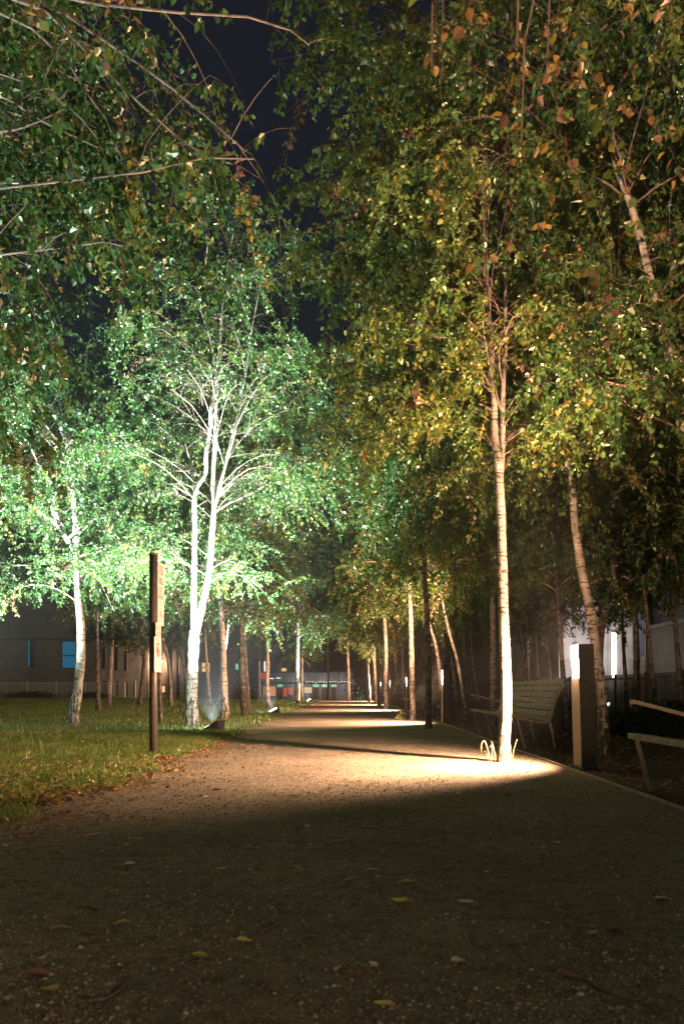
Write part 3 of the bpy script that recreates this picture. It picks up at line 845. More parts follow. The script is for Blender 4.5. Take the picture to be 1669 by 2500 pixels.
# --- near right birch above the camera with brown hanging leaves
g = np.random.default_rng(17)
Y = 2.6; o = Vector((2.75, Y, 0))
s1 = np.array([[0, 0, -0.02], [0.02, 0, 1.2], [-0.05, 0, 2.5], [-0.1, 0.05, 4.0], [-0.12, 0.0, 6.0]])
lim = []
for (xa, ya, za) in ((0.62, 3.0, 3.15), (0.34, 3.3, 3.3), (0.85, 3.5, 3.4), (0.45, 3.9, 3.7), (0.7, 3.3, 3.0)):
    lim.append((np.array([[-0.05, 0.0, za + 0.9], [(xa + 2.2) / 2 - o.x, (ya - o.y) * 0.5, za + 1.2], [xa + 0.1 - o.x, ya - o.y, za + 0.75], [xa - o.x, ya - o.y, za - 0.05]]), 0.004))
sysr = crown_system([s1], 4.4, 6.0, 0.9, g, n_limb=4, n_sub=1.6, tw=2.0, lpt=8, leaf=0.05, detail=True, brown=0.6, yellow=0.2,
                    base_tint=0.5, twig_r=0.0011, extra=lim, sub_r=0.0025, thin=lambda p: ((p[:, 0] + o.x) > 0.24 * (p[:, 1] + o.y) / 3.0) * 1.0, weep=1.5, bare=0.1, limb_r=0.010)
c, l = crown_meshes(sysr, lmat=M_LIMBD)
birch('birch overhead whose rusty brown leaves hang blurred from the top of the photo', GR, o, [(s1, 0.08, 0.02, 0.25)], c, l)

# --- generic crowns shared by the slim birches
PROTO = []
for sd, (Rc, z0, z1, brown, yellow, bt) in enumerate(((1.75, 2.7, 9.4, 0.015, 0.08, 0.46), (1.95, 2.8, 9.8, 0.02, 0.10, 0.50), (1.6, 2.9, 9.0, 0.012, 0.06, 0.44), (2.1, 2.4, 10.2, 0.015, 0.09, 0.46))):
    gg = np.random.default_rng(40 + sd)
    st = np.array([[0, 0, 1.0], [0.03, 0.02, 3.0], [-0.03, 0.0, 6.0], [0.02, 0, z1 - 0.2]])
    st = resample(st, 12)
    PROTO.append(crown_meshes(crown_system([st], z0, z1, Rc, gg, n_limb=54, n_sub=5, tw=6.5, lpt=26, leaf=0.078, brown=brown, yellow=yellow, base_tint=bt, twig_r=0.003)))

SLIM = [  # label, group, base px, base py, stem points, width px, crown, scale, dark
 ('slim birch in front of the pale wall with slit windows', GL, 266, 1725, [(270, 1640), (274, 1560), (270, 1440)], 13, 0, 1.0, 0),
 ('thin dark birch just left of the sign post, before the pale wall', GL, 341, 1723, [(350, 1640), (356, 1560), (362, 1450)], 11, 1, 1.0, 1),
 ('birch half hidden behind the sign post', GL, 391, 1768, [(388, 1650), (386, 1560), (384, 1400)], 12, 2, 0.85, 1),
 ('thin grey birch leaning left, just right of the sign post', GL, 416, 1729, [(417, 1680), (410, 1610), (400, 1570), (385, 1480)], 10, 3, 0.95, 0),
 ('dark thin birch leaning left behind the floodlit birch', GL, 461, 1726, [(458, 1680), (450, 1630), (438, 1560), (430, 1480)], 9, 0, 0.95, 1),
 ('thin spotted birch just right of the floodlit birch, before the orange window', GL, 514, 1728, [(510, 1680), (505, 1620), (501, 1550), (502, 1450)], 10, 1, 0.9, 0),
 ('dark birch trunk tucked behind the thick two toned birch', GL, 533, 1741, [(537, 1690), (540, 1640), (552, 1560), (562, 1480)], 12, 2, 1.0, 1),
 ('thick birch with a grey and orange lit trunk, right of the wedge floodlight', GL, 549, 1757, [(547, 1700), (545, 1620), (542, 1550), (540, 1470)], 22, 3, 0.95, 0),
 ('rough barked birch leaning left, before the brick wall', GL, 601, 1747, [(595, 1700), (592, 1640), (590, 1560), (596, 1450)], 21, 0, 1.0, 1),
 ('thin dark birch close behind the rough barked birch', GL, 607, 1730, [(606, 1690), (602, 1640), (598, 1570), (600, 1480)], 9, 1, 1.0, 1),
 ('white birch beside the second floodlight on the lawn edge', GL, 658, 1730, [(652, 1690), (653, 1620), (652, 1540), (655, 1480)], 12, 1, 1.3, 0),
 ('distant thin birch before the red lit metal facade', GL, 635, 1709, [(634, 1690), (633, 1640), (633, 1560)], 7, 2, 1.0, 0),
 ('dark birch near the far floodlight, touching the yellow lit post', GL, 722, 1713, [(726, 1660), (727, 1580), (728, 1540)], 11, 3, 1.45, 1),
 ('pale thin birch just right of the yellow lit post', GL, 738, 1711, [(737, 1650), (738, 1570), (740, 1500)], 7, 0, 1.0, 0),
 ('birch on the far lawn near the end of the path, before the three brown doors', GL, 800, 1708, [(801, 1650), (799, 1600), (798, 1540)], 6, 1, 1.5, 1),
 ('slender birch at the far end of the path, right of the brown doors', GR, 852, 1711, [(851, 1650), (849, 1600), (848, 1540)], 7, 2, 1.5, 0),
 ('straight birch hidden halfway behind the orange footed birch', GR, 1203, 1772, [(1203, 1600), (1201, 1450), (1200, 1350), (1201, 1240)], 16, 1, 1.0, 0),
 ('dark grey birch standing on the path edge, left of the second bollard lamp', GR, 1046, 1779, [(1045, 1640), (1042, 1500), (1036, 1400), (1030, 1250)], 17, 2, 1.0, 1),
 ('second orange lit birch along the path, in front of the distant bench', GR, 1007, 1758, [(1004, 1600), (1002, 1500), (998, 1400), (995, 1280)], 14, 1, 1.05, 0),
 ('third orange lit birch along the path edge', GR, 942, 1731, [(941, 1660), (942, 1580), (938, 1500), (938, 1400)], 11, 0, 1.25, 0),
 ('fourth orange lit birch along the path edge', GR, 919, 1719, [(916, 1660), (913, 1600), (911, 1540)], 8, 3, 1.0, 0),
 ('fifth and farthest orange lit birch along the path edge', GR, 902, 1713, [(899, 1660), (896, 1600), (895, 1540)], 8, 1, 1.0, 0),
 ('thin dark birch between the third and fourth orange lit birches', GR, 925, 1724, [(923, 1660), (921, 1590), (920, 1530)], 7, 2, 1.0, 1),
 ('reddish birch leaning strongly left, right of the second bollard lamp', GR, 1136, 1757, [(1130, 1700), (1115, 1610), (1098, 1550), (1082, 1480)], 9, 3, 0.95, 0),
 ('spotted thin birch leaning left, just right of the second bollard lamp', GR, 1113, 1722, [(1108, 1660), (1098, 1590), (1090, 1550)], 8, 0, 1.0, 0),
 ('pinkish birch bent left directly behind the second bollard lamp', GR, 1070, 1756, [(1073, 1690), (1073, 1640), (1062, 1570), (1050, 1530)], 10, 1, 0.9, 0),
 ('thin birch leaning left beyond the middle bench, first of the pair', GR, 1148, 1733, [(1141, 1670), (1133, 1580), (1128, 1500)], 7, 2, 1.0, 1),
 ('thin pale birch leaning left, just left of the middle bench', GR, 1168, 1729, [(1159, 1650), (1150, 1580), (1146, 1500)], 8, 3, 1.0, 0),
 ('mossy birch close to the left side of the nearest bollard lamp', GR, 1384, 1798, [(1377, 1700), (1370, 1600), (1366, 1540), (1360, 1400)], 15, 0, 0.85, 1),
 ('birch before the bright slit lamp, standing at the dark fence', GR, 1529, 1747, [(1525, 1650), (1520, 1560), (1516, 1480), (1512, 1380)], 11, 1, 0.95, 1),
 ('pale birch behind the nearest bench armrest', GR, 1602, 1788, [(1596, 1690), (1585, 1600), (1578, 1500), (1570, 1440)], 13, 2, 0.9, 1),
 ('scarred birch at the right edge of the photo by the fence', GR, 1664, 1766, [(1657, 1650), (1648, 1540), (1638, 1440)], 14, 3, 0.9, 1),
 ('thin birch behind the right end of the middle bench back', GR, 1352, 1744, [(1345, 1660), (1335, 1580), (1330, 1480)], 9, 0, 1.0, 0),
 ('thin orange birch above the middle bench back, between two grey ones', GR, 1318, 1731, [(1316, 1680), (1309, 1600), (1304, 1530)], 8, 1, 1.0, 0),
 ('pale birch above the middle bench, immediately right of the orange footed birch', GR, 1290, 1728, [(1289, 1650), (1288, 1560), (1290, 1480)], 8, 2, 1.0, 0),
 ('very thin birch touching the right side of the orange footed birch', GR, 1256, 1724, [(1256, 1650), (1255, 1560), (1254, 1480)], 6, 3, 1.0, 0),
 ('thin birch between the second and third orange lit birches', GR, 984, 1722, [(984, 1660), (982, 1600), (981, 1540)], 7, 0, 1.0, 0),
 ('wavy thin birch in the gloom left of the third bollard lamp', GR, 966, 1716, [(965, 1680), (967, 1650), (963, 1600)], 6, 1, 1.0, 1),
]
for i, (lab, grp, bx, by, pts, wpx, ci, scl, dk) in enumerate(SLIM):
    Y = base_Y(by); o = W(bx, by, Y); o.z = float(ground_z(np.array(0.0 + o.x), np.array(Y)))
    gg = np.random.default_rng(100 + i)
    P = px_path([(bx, by + 2)] + pts, Y, o)
    top = P[-1]; dirx = np.clip((P[-1, 0] - P[-2, 0]) / max(P[-1, 2] - P[-2, 2], 0.1), -0.25, 0.25)
    H = 9.0 * scl; ext = []
    z = top[2]; x = top[0]
    while z < H - 0.3:
        z += 1.1; dirx *= 0.7; x += dirx * 1.1
        ext.append([x + gg.normal(0, 0.04), gg.normal(0, 0.05), z])
    P = np.vstack([P, ext]) if ext else P
    r = wpx * Y / F / 2
    xm = np.interp(5.0, P[:, 2], P[:, 0])
    dz = 0.0
    birch(lab, grp, o, [(P, r, 0.012, 0.28)], PROTO[ci][0], PROTO[ci][1], crown_loc=(float(xm), 0, dz), crown_rot=float(gg.uniform(0, 6.28)), crown_scale=scl, dark=bool(dk))

# trees whose trunks stand outside the frame or hidden behind others, crowns in view
HID = [(-4.7, 9.6, 3, 1.12, 'birch just left of the frame, its dark crown filling the upper left', GL),
       (-7.8, 12.5, 3, 1.05, 'birch at the left edge of the photo, only its dark crown in view', GL),
       (-9.6, 22.0, 1, 1.05, 'birch crown at the left edge above the dark building', GL),
       (-8.2, 27.0, 0, 1.1, 'birch crown behind the grey trunked birch, above the blue window', GL),
       (4.6, 10.8, 1, 1.0, 'birch crown right of the forked birch, above the dark fence', GR),
       (4.2, 13.6, 0, 1.05, 'birch crown above the bright slit lamp', GR),
       (6.3, 18.0, 3, 1.05, 'birch crown at the right edge above the beige wall', GR),
       (5.4, 25.0, 1, 1.1, 'birch crown behind the mossy birch', GR)]
for i, (x, y, ci, scl, lab, grp) in enumerate(HID):
    gg = np.random.default_rng(200 + i)
    P = np.array([[0, 0, -0.02], [gg.normal(0, .06), 0, 1.5], [gg.normal(0, .12), 0, 3.2], [0, 0, 6], [0, 0, 8.8 * scl]])
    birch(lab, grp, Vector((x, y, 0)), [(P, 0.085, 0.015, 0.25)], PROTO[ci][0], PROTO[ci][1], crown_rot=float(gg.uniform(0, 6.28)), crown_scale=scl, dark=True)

# dark evergreen beyond the end of the path
def shrub(name, label, cat, loc, size, n, leafsz, mat, seed, group=None, tint=(0.1, 0.7)):
    gg = np.random.default_rng(seed)
    root = empty(name, loc); tag(root, label, cat, group)
    nb = max(12, n // 90)
    c = norm(gg.normal(size=(nb, 3))) * gg.uniform(0.35, 1, (nb, 1)) * np.array(size) * 0.8
    c[:, 2] = np.abs(c[:, 2]) * 0.9 + 0.15 * size[2]
    ci = gg.integers(0, nb, n)
    p = c[ci] + gg.normal(0, 1, (n, 3)) * np.array(size) * 0.14
    p[:, 2] = np.maximum(p[:, 2], 0.03)
    v, f, nv = leaves_from(p, gg.normal(size=(n, 3)) + np.array([0, 0, -0.2]), leafsz, gg, False)
    obj('crown' if name.endswith('tree') else 'foliage', np_mesh('foliage', v, [f], mat, attr=np.repeat(gg.uniform(*tint, n), nv)), root)
    P = np.stack([np.zeros((nb, 3)) + gg.normal(0, .03, (nb, 3)) * np.array([1, 1, 0]), c * np.array([0.4, 0.4, 0.6]), c], 1)
    tv, tf = tubes(P, np.repeat(np.array([[0.03, 0.02, 0.008]]) * max(size) * 0.5, nb, 0), 5)
    obj('trunk' if name.endswith('tree') else 'stems', np_mesh('stems', tv, [tf], M_TWIG, smooth=True), root)
    return root
shrub('evergreen_tree', 'dark dense tree beyond the far end of the path, right of the brown doors', 'tree', (2.4, 70, -0.8), (2.6, 2.4, 7.5), 9000, 0.22, M_DARKLEAF, 301)
shrub('evergreen_tree', 'dark tree mass behind the far right birches at the end of the path', 'tree', (7.4, 74, -0.8), (3.4, 2.4, 8.0), 9000, 0.24, M_DARKLEAF, 302)
for k, (x, y, sx, sz, lab) in enumerate(((-25.5, 66.2, 2.6, 0.62, 'low dark hedge at the fence foot, leftmost piece'), (-20.9, 66.2, 2.2, 0.55, 'low dark hedge at the fence foot, right of the grey trunked birch'))):
    shrub('hedge', lab, 'hedge', (x, y, 0), (sx, 0.5, sz), 3500, 0.12, M_DARKLEAF, 310 + k, 'low hedges along the left fence')
for k, (x, y, lab) in enumerate(((4.6, 13.5, 'dark leafy shrub in the gloom right of the nearest bollard lamp'), (6.2, 15.5, 'dark shrub low by the fence behind the nearest bench'))):
    shrub('shrub', lab, 'shrub', (x, y, 0), (1.3, 0.9, 0.55), 2600, 0.07, M_DARKLEAF, 320 + k, 'dark shrubs under the right birches')

# ================================================================== BOLLARD LAMPS
def bollard(label, x, y, seed, power=420, tilt=0.0, yaw=0.0, pool=1.75, upw=2.2, spr=130, aim=(-0.45, 0.35, 0.8), fill=1.0):
    root = empty('bollard_lamp', (x, y, 0)); root.rotation_euler = (0, tilt, yaw)
    tag(root, label, 'bollard lamp', 'bollard lamps along the right side of the path')
    # local: left face at x=0, body x 0..0.145, y 0..0.27 ; pocket z .86..1.04 on the left face
    W_, D_, H_, za, zb, pd, t = 0.145, 0.27, 1.17, 0.855, 1.035, 0.05, 0.012
    m = MB()
    m.box(0.004, W_, 0, D_, 0, za, 0.004)
    m.box(0.004, W_, 0, D_, zb, H_, 0.004)
    m.box(pd, W_, 0.0015, D_ - 0.0015, za - 0.002, zb + 0.002)
    m.box(0.004, pd + 0.002, 0.0015, t, za - 0.002, zb + 0.002)
    m.box(0.004, pd + 0.002, D_ - t, D_ - 0.0015, za - 0.002, zb + 0.002)
    m.build('body', M_BOLL, root)
    m = MB(); m.box(-0.012, W_ + 0.012, -0.012, D_ + 0.012, -0.01, 0.014, 0.003); m.build('base_plate', M_BLACK, root)
    m = MB(); m.box(0, 0.004, 0.003, D_ - 0.003, 0.01, za); m.box(0, 0.004, 0.003, D_ - 0.003, zb, H_ - 0.004)
    m.build('front_plate', M_BOLLFACE, root)
    m = MB(); m.box(0.012, 0.022, t + 0.001, D_ - t - 0.001, za + 0.001, zb - 0.001)
    m.build('lamp_window', M_LAMP, root)
    beams = [('pool_light', 'SPOT', power * pool * 6.0, 132, (-0.90, 0.25, -0.33)), ('upward_light', 'AREA', power * upw, spr, aim)]
    if fill: beams.append(('upward_light', 'AREA', power * fill, 165, (0.12, 0.25, 0.95)))
    for nm, ty, pw, sp, d in beams:
        ld = bpy.data.lights.new(nm, ty); ld.energy = pw; ld.color = WARM
        if ty == 'AREA': ld.shape = 'RECTANGLE'; ld.size = ld.size_y = 0.05; ld.spread = R(sp)
        else: ld.spot_size = R(sp); ld.spot_blend = 1.0; ld.shadow_soft_size = 0.05
        lo = bpy.data.objects.new(nm, ld); link(lo, root)
        lo.location = (-0.035, D_ / 2, (za + zb) / 2 + 0.03)
        lo.rotation_euler = Vector(d).to_track_quat('-Z', 'Y').to_euler()
    ld = bpy.data.lights.new('lamp_glow', 'POINT'); ld.energy = power * 0.015; ld.color = WARM; ld.shadow_soft_size = 0.03
    lo = bpy.data.objects.new('lamp_glow', ld); link(lo, root); lo.location = (-0.06, D_ / 2, (za + zb) / 2)
    return root
BOLL = [(2.17, 7.60, 'nearest bollard lamp, its left face glowing beside the orange footed birch', -0.03),
        (2.06, 17.75, 'second bollard lamp along the path, before the distant bench', 0),
        (2.06, 28.6, 'third bollard lamp along the path, left of the second orange lit birch', 0),
        (2.02, 39.0, 'fourth bollard lamp along the path, right of the third orange lit birch', 0),
        (2.02, 50.0, 'fifth and farthest bollard lamp along the path', 0),
        (2.15, -2.7, 'bollard lamp behind the viewer at the near end of the path', 0)]
for i, (x, y, lab, tl) in enumerate(BOLL):
    bollard(lab, x, y, i, tilt=tl, pool=1.8 if y > 0 else 0.3, upw=0.8 if i else 1.15, fill=(1.1 if i else 0.4) if y > 0 else 0.04, spr=(125 if y > 0 else 85) if i else 100, aim=(-0.45, 0.35, 0.8) if i else (-0.35, -0.38, 0.86))
bollard('added bollard lamp unseen behind the viewer, turned to fill the trees ahead', -1.9, -15.0, 9, yaw=R(-103), pool=0.01, upw=0.38, spr=24, aim=(-0.985, 0, 0.165), fill=0)  # added fill lamp in bollard form, lights trunks and crowns from the front

# ================================================================== FLOODLIGHTS on the lawn
def floodlight(label, loc, aim, power, head=(-0.92, 0.4), s=1.0, cone=104):
    loc = Vector(loc)
    d = Vector(aim) - loc; az = math.atan2(d.x, d.y)      # heading
    root = empty('floodlight', loc, -math.atan2(head[0], head[1]))
    tag(root, label, 'floodlight', 'floodlights standing on the lawn edge')
    # local +y is the heading: low lip in front, high vertical back
    L, B, H = 0.30 * s, 0.24 * s, 0.19 * s
    m = MB(); m.prism([(-B / 2, L / 2, 0.01), (-B / 2, -L / 2, 0.01), (-B / 2, -L / 2, H), (-B / 2, -L / 2 + 0.03, H), (-B / 2, L / 2, 0.045)], (B, 0, 0))
    m.build('housing', M_BLACK, root)
    y0, z0, y1, z1 = L / 2 - 0.03, 0.045 + 0.012, -L / 2 + 0.06, H - 0.028
    m = MB(); m.prism([(-B / 2 + 0.02, y0, z0), (-B / 2 + 0.02, y1, z1), (-B / 2 + 0.02, y1 + 0.008, z1 + 0.01), (-B / 2 + 0.02, y0 + 0.008, z0 + 0.01)], (B - 0.04, 0, 0))
    m.build('glass', M_COOLGLASS, root)
    m = MB(); m.box(-B / 2 + 0.03, B / 2 - 0.03, -L / 2 + 0.04, L / 2 - 0.04, 0.0, 0.011)
    m.build('base_plate', M_BLACK, root)
    ld = bpy.data.lights.new('flood_beam', 'SPOT'); ld.energy = power; ld.color = COOL
    ld.spot_size = R(cone); ld.spot_blend = 1.0; ld.shadow_soft_size = 0.05
    lo = bpy.data.objects.new('flood_beam', ld); link(lo, root)
    lo.location = (0, 0.03, (z0 + z1) / 2 + 0.05)
    l2 = bpy.data.lights.new('spill_light', 'SPOT'); l2.energy = power * 0.007; l2.color = COOL; l2.spot_size = R(150); l2.spot_blend = 0.5; l2.shadow_soft_size = 0.04
    o2 = bpy.data.objects.new('spill_light', l2); link(o2, root); o2.location = (0, 0.03, (z0 + z1) / 2 + 0.12)
    o2.rotation_euler = (Matrix.Rotation(-root.rotation_euler.z, 3, 'Z') @ Vector((-0.35, 0.8, 0.35))).to_track_quat('-Z', 'Y').to_euler()
    dl = Matrix.Rotation(-root.rotation_euler.z, 3, 'Z') @ d
    lo.rotation_euler = dl.to_track_quat('-Z', 'Y').to_euler()
    return root
floodlight('black wedge floodlight seen from behind, at the foot of the floodlit birch', (-2.36, 14.5, 0.01), (-2.65, 15.3, 8.0), 20000)
floodlight('added unseen floodlight off the left edge in front of the grey trunked birch', (-7.6, 13.4, 0.01), (-4.7, 16.2, 7.6), 26000, (0.3, 0.9))  # extra lamp added to widen the glow on the left crowns
floodlight('second floodlight, its white glass glowing, beside the white birch', (-2.25, 25.0, 0.01), (-3.6, 26.0, 4.2), 11000, (-0.9, -0.35))
floodlight('small dark floodlight wedge before the far glowing one', (-2.5, 40.5, 0.01), (-3.2, 43.0, 5), 4000)
floodlight('far floodlight glowing white near the end of the path', (-2.25, 48.0, 0.01), (-3.4, 48.8, 4.2), 8000, (-0.9, -0.4))
floodlight('floodlight off the left edge that lights the overhanging branches', (-4.2, 4.2, 0.01), (-3.2, 6.4, 4.5), 2300, (0.4, 0.9))

# ================================================================== BENCHES
def bench(label, y0, y1, x0=2.10):
    root = empty('park_bench', (x0, y0, 0))
    tag(root, label, 'bench', 'slatted benches along the right side of the path')
    L = y1 - y0
    # profile in x,z: seat front at 0, back at .45
    prof = [(0.0, 0.425), (0.12, 0.405), (0.25, 0.375), (0.36, 0.36), (0.425, 0.40), (0.455, 0.47), (0.475, 0.55), (0.50, 0.63), (0.53, 0.71), (0.565, 0.79), (0.60, 0.87)]
    P = [Vector((a, 0, b)) for a, b in prof]
    fy = [0.06, L / 3, 2 * L / 3, L - 0.06]
    for k, y in enumerate(fy):
        m = MB()
        up = Vector((0, y, -0.03))
        for a, b in zip(P[:-1], P[1:]):
            m.bar(a + up, b + up, 0.03, 0.022)
        m.build('side_frame', M_FRAME, root)
        m = MB(); m.bar((0.015, y, 0.40), (0.12, y, 0.0), 0.028, 0.028, (0, 1, 0), 0.004); m.build('leg', M_FRAME, root)
        m = MB(); m.bar((0.42, y, 0.37), (0.465, y, 0.18), 0.03, 0.03, (0, 1, 0), 0.004); m.bar((0.465, y, 0.185), (0.49, y, 0.0), 0.024, 0.024, (0, 1, 0), 0.004); m.build('leg', M_FRAME, root)
    for y in (0.06, L - 0.06):
        m = MB(); m.bar((0.50, y, 0.53), (0.0, y, 0.66), 0.03, 0.022, (0, 1, 0), 0.004); m.bar((0.0, y, 0.66), (-0.03, y, 0.655), 0.032, 0.02, (0, 1, 0)); m.build('armrest', M_FRAME, root)
    # slats: seat
    m = MB(); m.box(-0.03, 0.035, 0, L, 0.385, 0.428, 0.008); m.build('seat_rail', M_WOOD, root)
    sl = [(0.085, 0.41, -10), (0.165, 0.395, -12), (0.245, 0.378, -12), (0.325, 0.365, -5), (0.39, 0.378, 30),
          (0.445, 0.44, 68), (0.470, 0.525, 74), (0.492, 0.605, 72), (0.52, 0.685, 69), (0.553, 0.765, 67), (0.588, 0.845, 66)]
    for i, (x, z, a) in enumerate(sl):
        m = MB(); c, s = math.cos(R(a)), math.sin(R(a)); hw = 0.036
        m.bar((x, 0.02, z), (x, L - 0.02, z), hw * 2, 0.016, (-s, 0, c), 0.003)
        m.build('seat_slat' if i < 5 else 'back_slat', M_WOOD, root)
    return root
bench('middle bench with a curved slatted back, half hidden by the orange footed birch', 10.2, 13.8)
bench('nearest bench cut off by the right edge, only its front rail and armrest in view', 2.45, 6.07)
bench('distant bench between the second orange lit birch and the second bollard lamp', 23.4, 27.0)
bench('farther bench end to end with the distant one, behind the second orange lit birch', 27.6, 31.2)
bench('farthest bench, a pale line beside the third orange lit birch', 45.5, 49.1)

# ================================================================== SIGN POST
sx, sy = -2.19, 9.26
root = empty('sign_post', (sx, sy, 0))
tag(root, 'dark round sign post with three notice panels on the lawn edge', 'sign post')
m = MB(); m.tube([(0, 0, 0), (0, 0, 1.0), (0, 0, 2.27)], 0.046, 24); m.build('pole', M_POLE, root, smooth=True)
m = MB(); m.tube([(0, 0, 2.268), (0, 0, 2.285), (0, 0, 2.292)], [0.050, 0.050, 0.03], 24); m.build('cap', M_RUST, root)
def panel(yc, w, z0, z1, x, lines, label=None, sym=False, tilt=0.0):
    p = MB(); p.box(x, x + 0.004, yc - w / 2, yc + w / 2, z0, z1, 0.0015)
    po = p.build('notice_panel', M_PANEL, root)
    if label: po['label'] = label
    t = MB(); k = 0
    for (za, zb, n, ind, ht) in lines:
        for i in range(n):
            z = zb - (zb - za) * (i + 0.5) / n
            # words as uneven dashes
            y = yc - w / 2 + ind; yend = yc + w / 2 - ind - random.uniform(0, w * 0.22)
            while y < yend:
                e = min(y + random.uniform(0.012, 0.04), yend)
                t.box(x + 0.0042, x + 0.0052, y, e, z - ht / 2, z + ht / 2)
                y = e + 0.007
    t.build('lettering', M_INK, po)
    for zz in (z0 + 0.02, z1 - 0.02):
        b = MB(); b.tube([(x + 0.004, yc - w * 0.32, zz), (x + 0.007, yc - w * 0.32, zz)], 0.006, 8); b.build('screw', M_INK, po)
    return po
X0 = 0.047
# local y: + is away from the camera; panels face the path (+x)
panel(0.145, 0.29, 1.485, 2.195, X0, [(2.06, 2.17, 4, 0.02, 0.010), (1.95, 2.03, 4, 0.05, 0.012), (1.84, 1.93, 4, 0.05, 0.010), (1.78, 1.83, 3, 0.02, 0.010), (1.66, 1.77, 3, 0.05, 0.008), (1.60, 1.65, 2, 0.08, 0.012)], 'tall narrow notice panel at the top')
m = MB()
for k in range(7):      # row of small round pictograms at the foot of the tall panel
    cy_, cz_ = 0.06 + (k % 4) * 0.055, 1.585 - 0.05 * (k // 4)
    for a in range(10):
        a0, a1 = a * math.tau / 10, (a + 1) * math.tau / 10
        m.bar((X0 + 0.0047, cy_ + 0.018 * math.cos(a0), cz_ + 0.018 * math.sin(a0)), (X0 + 0.0047, cy_ + 0.018 * math.cos(a1), cz_ + 0.018 * math.sin(a1)), 0.004, 0.001, (1, 0, 0))
m.build('pictograms', M_INK, root)
panel(-0.005, 0.24, 1.30, 1.50, X0 + 0.006, [(1.335, 1.47, 6, 0.03, 0.011)], 'small notice panel in the middle')
pl = panel(-0.055, 0.33, 0.945, 1.335, X0 + 0.012, [(1.29, 1.315, 2, 0.04, 0.006), (1.02, 1.09, 3, 0.05, 0.006)], 'notice panel with the red no dogs symbol at the bottom')
m = MB(); X1 = X0 + 0.018; cy_, cz_, rr = -0.055, 1.195, 0.082
for a in range(36):
    a0, a1 = a * math.tau / 36, (a + 1) * math.tau / 36
    m.quad((X1, cy_ + rr * math.cos(a0), cz_ + rr * math.sin(a0)), (X1, cy_ + rr * math.cos(a1), cz_ + rr * math.sin(a1)),
           (X1, cy_ + (rr - .020) * math.cos(a1), cz_ + (rr - .020) * math.sin(a1)), (X1, cy_ + (rr - .020) * math.cos(a0), cz_ + (rr - .020) * math.sin(a0)))
m.bar((X1 + 0.001, cy_ - 0.05, cz_ + 0.05), (X1 + 0.001, cy_ + 0.05, cz_ - 0.05), 0.011, 0.001, (1, 0, 0))
m.build('prohibition_ring', M_RED, pl)
m = MB()
for a, b, w_ in (((-0.035, -0.005), (0.03, -0.012), 0.012), ((0.03, -0.012), (0.042, 0.012), 0.010), ((-0.03, -0.01), (-0.036, -0.045), 0.007), ((-0.018, -0.01), (-0.018, -0.045), 0.007),
                 ((0.02, -0.016), (0.016, -0.045), 0.007), ((0.03, -0.016), (0.034, -0.04), 0.007), ((-0.035, -0.004), (-0.05, 0.02), 0.005), ((0.038, 0.012), (0.058, 0.008), 0.009)):
    m.bar((X1, cy_ + a[0], cz_ + a[1]), (X1, cy_ + b[0], cz_ + b[1]), w_, 0.001, (1, 0, 0))
m.build('dog_pictogram', M_INK, pl)

# ================================================================== FENCES
def bar_fence(label, a, b, h, sp, post_every, mat, bw=0.016, group=None):
    a, b = Vector(a), Vector(b); d = b - a; L = d.length; t = d.normalized()
    root = empty('metal_fence', a); tag(root, label, 'fence', group)
    nseg = max(1, round(L / post_every))
    for k in range(nseg):
        m = MB()
        s0 = L * k / nseg + 0.04; s1 = L * (k + 1) / nseg - 0.04
        n = int((s1 - s0) / sp)
        for i in range(n):
            p = t * (s0 + (i + 0.5) * (s1 - s0) / n)
            m.bar(p + Vector((0, 0, 0.06)), p + Vector((0, 0, h)), bw, bw, tuple(t))
        for z in (0.14, h - 0.12):
            m.bar(t * s0 + Vector((0, 0, z)), t * s1 + Vector((0, 0, z)), 0.008, 0.04)
        m.build('bar_panel', mat, root)
    for k in range(nseg + 1):
        p = t * (L * k / nseg)
        m = MB(); m.bar(p, p + Vector((0, 0, h + 0.03)), 0.06, 0.06, tuple(t)); m.build('post', mat, root)
    return root
bar_fence('tall dark railing fence running behind the right birches and benches', (8.0, 12, 0), (8.0, 52, 0), 1.18, 0.11, 2.5, M_BAR, 0.02)
bar_fence('grey railing fence in front of the dark building at the left', (-31, 67.2, 0), (-16.7, 67.2, 0), 1.36, 0.16, 2.4, M_BARL, 0.035)
root = empty('rail_fence', (-16.2, 66.5, 0)); tag(root, 'dark two rail fence before the warm lit building, right of the sign post', 'fence')
for k in range(3):
    m = MB(); m.bar((k * 1.5, 0, 0), (k * 1.5, 0, 1.18), 0.06, 0.06, (0, 1, 0)); m.build('post', M_BAR, root)
for z in (0.42, 1.15):
    m = MB(); m.bar((0, 0, z), (3.2, 0, z), 0.05, 0.06); m.build('rail', M_BAR, root)

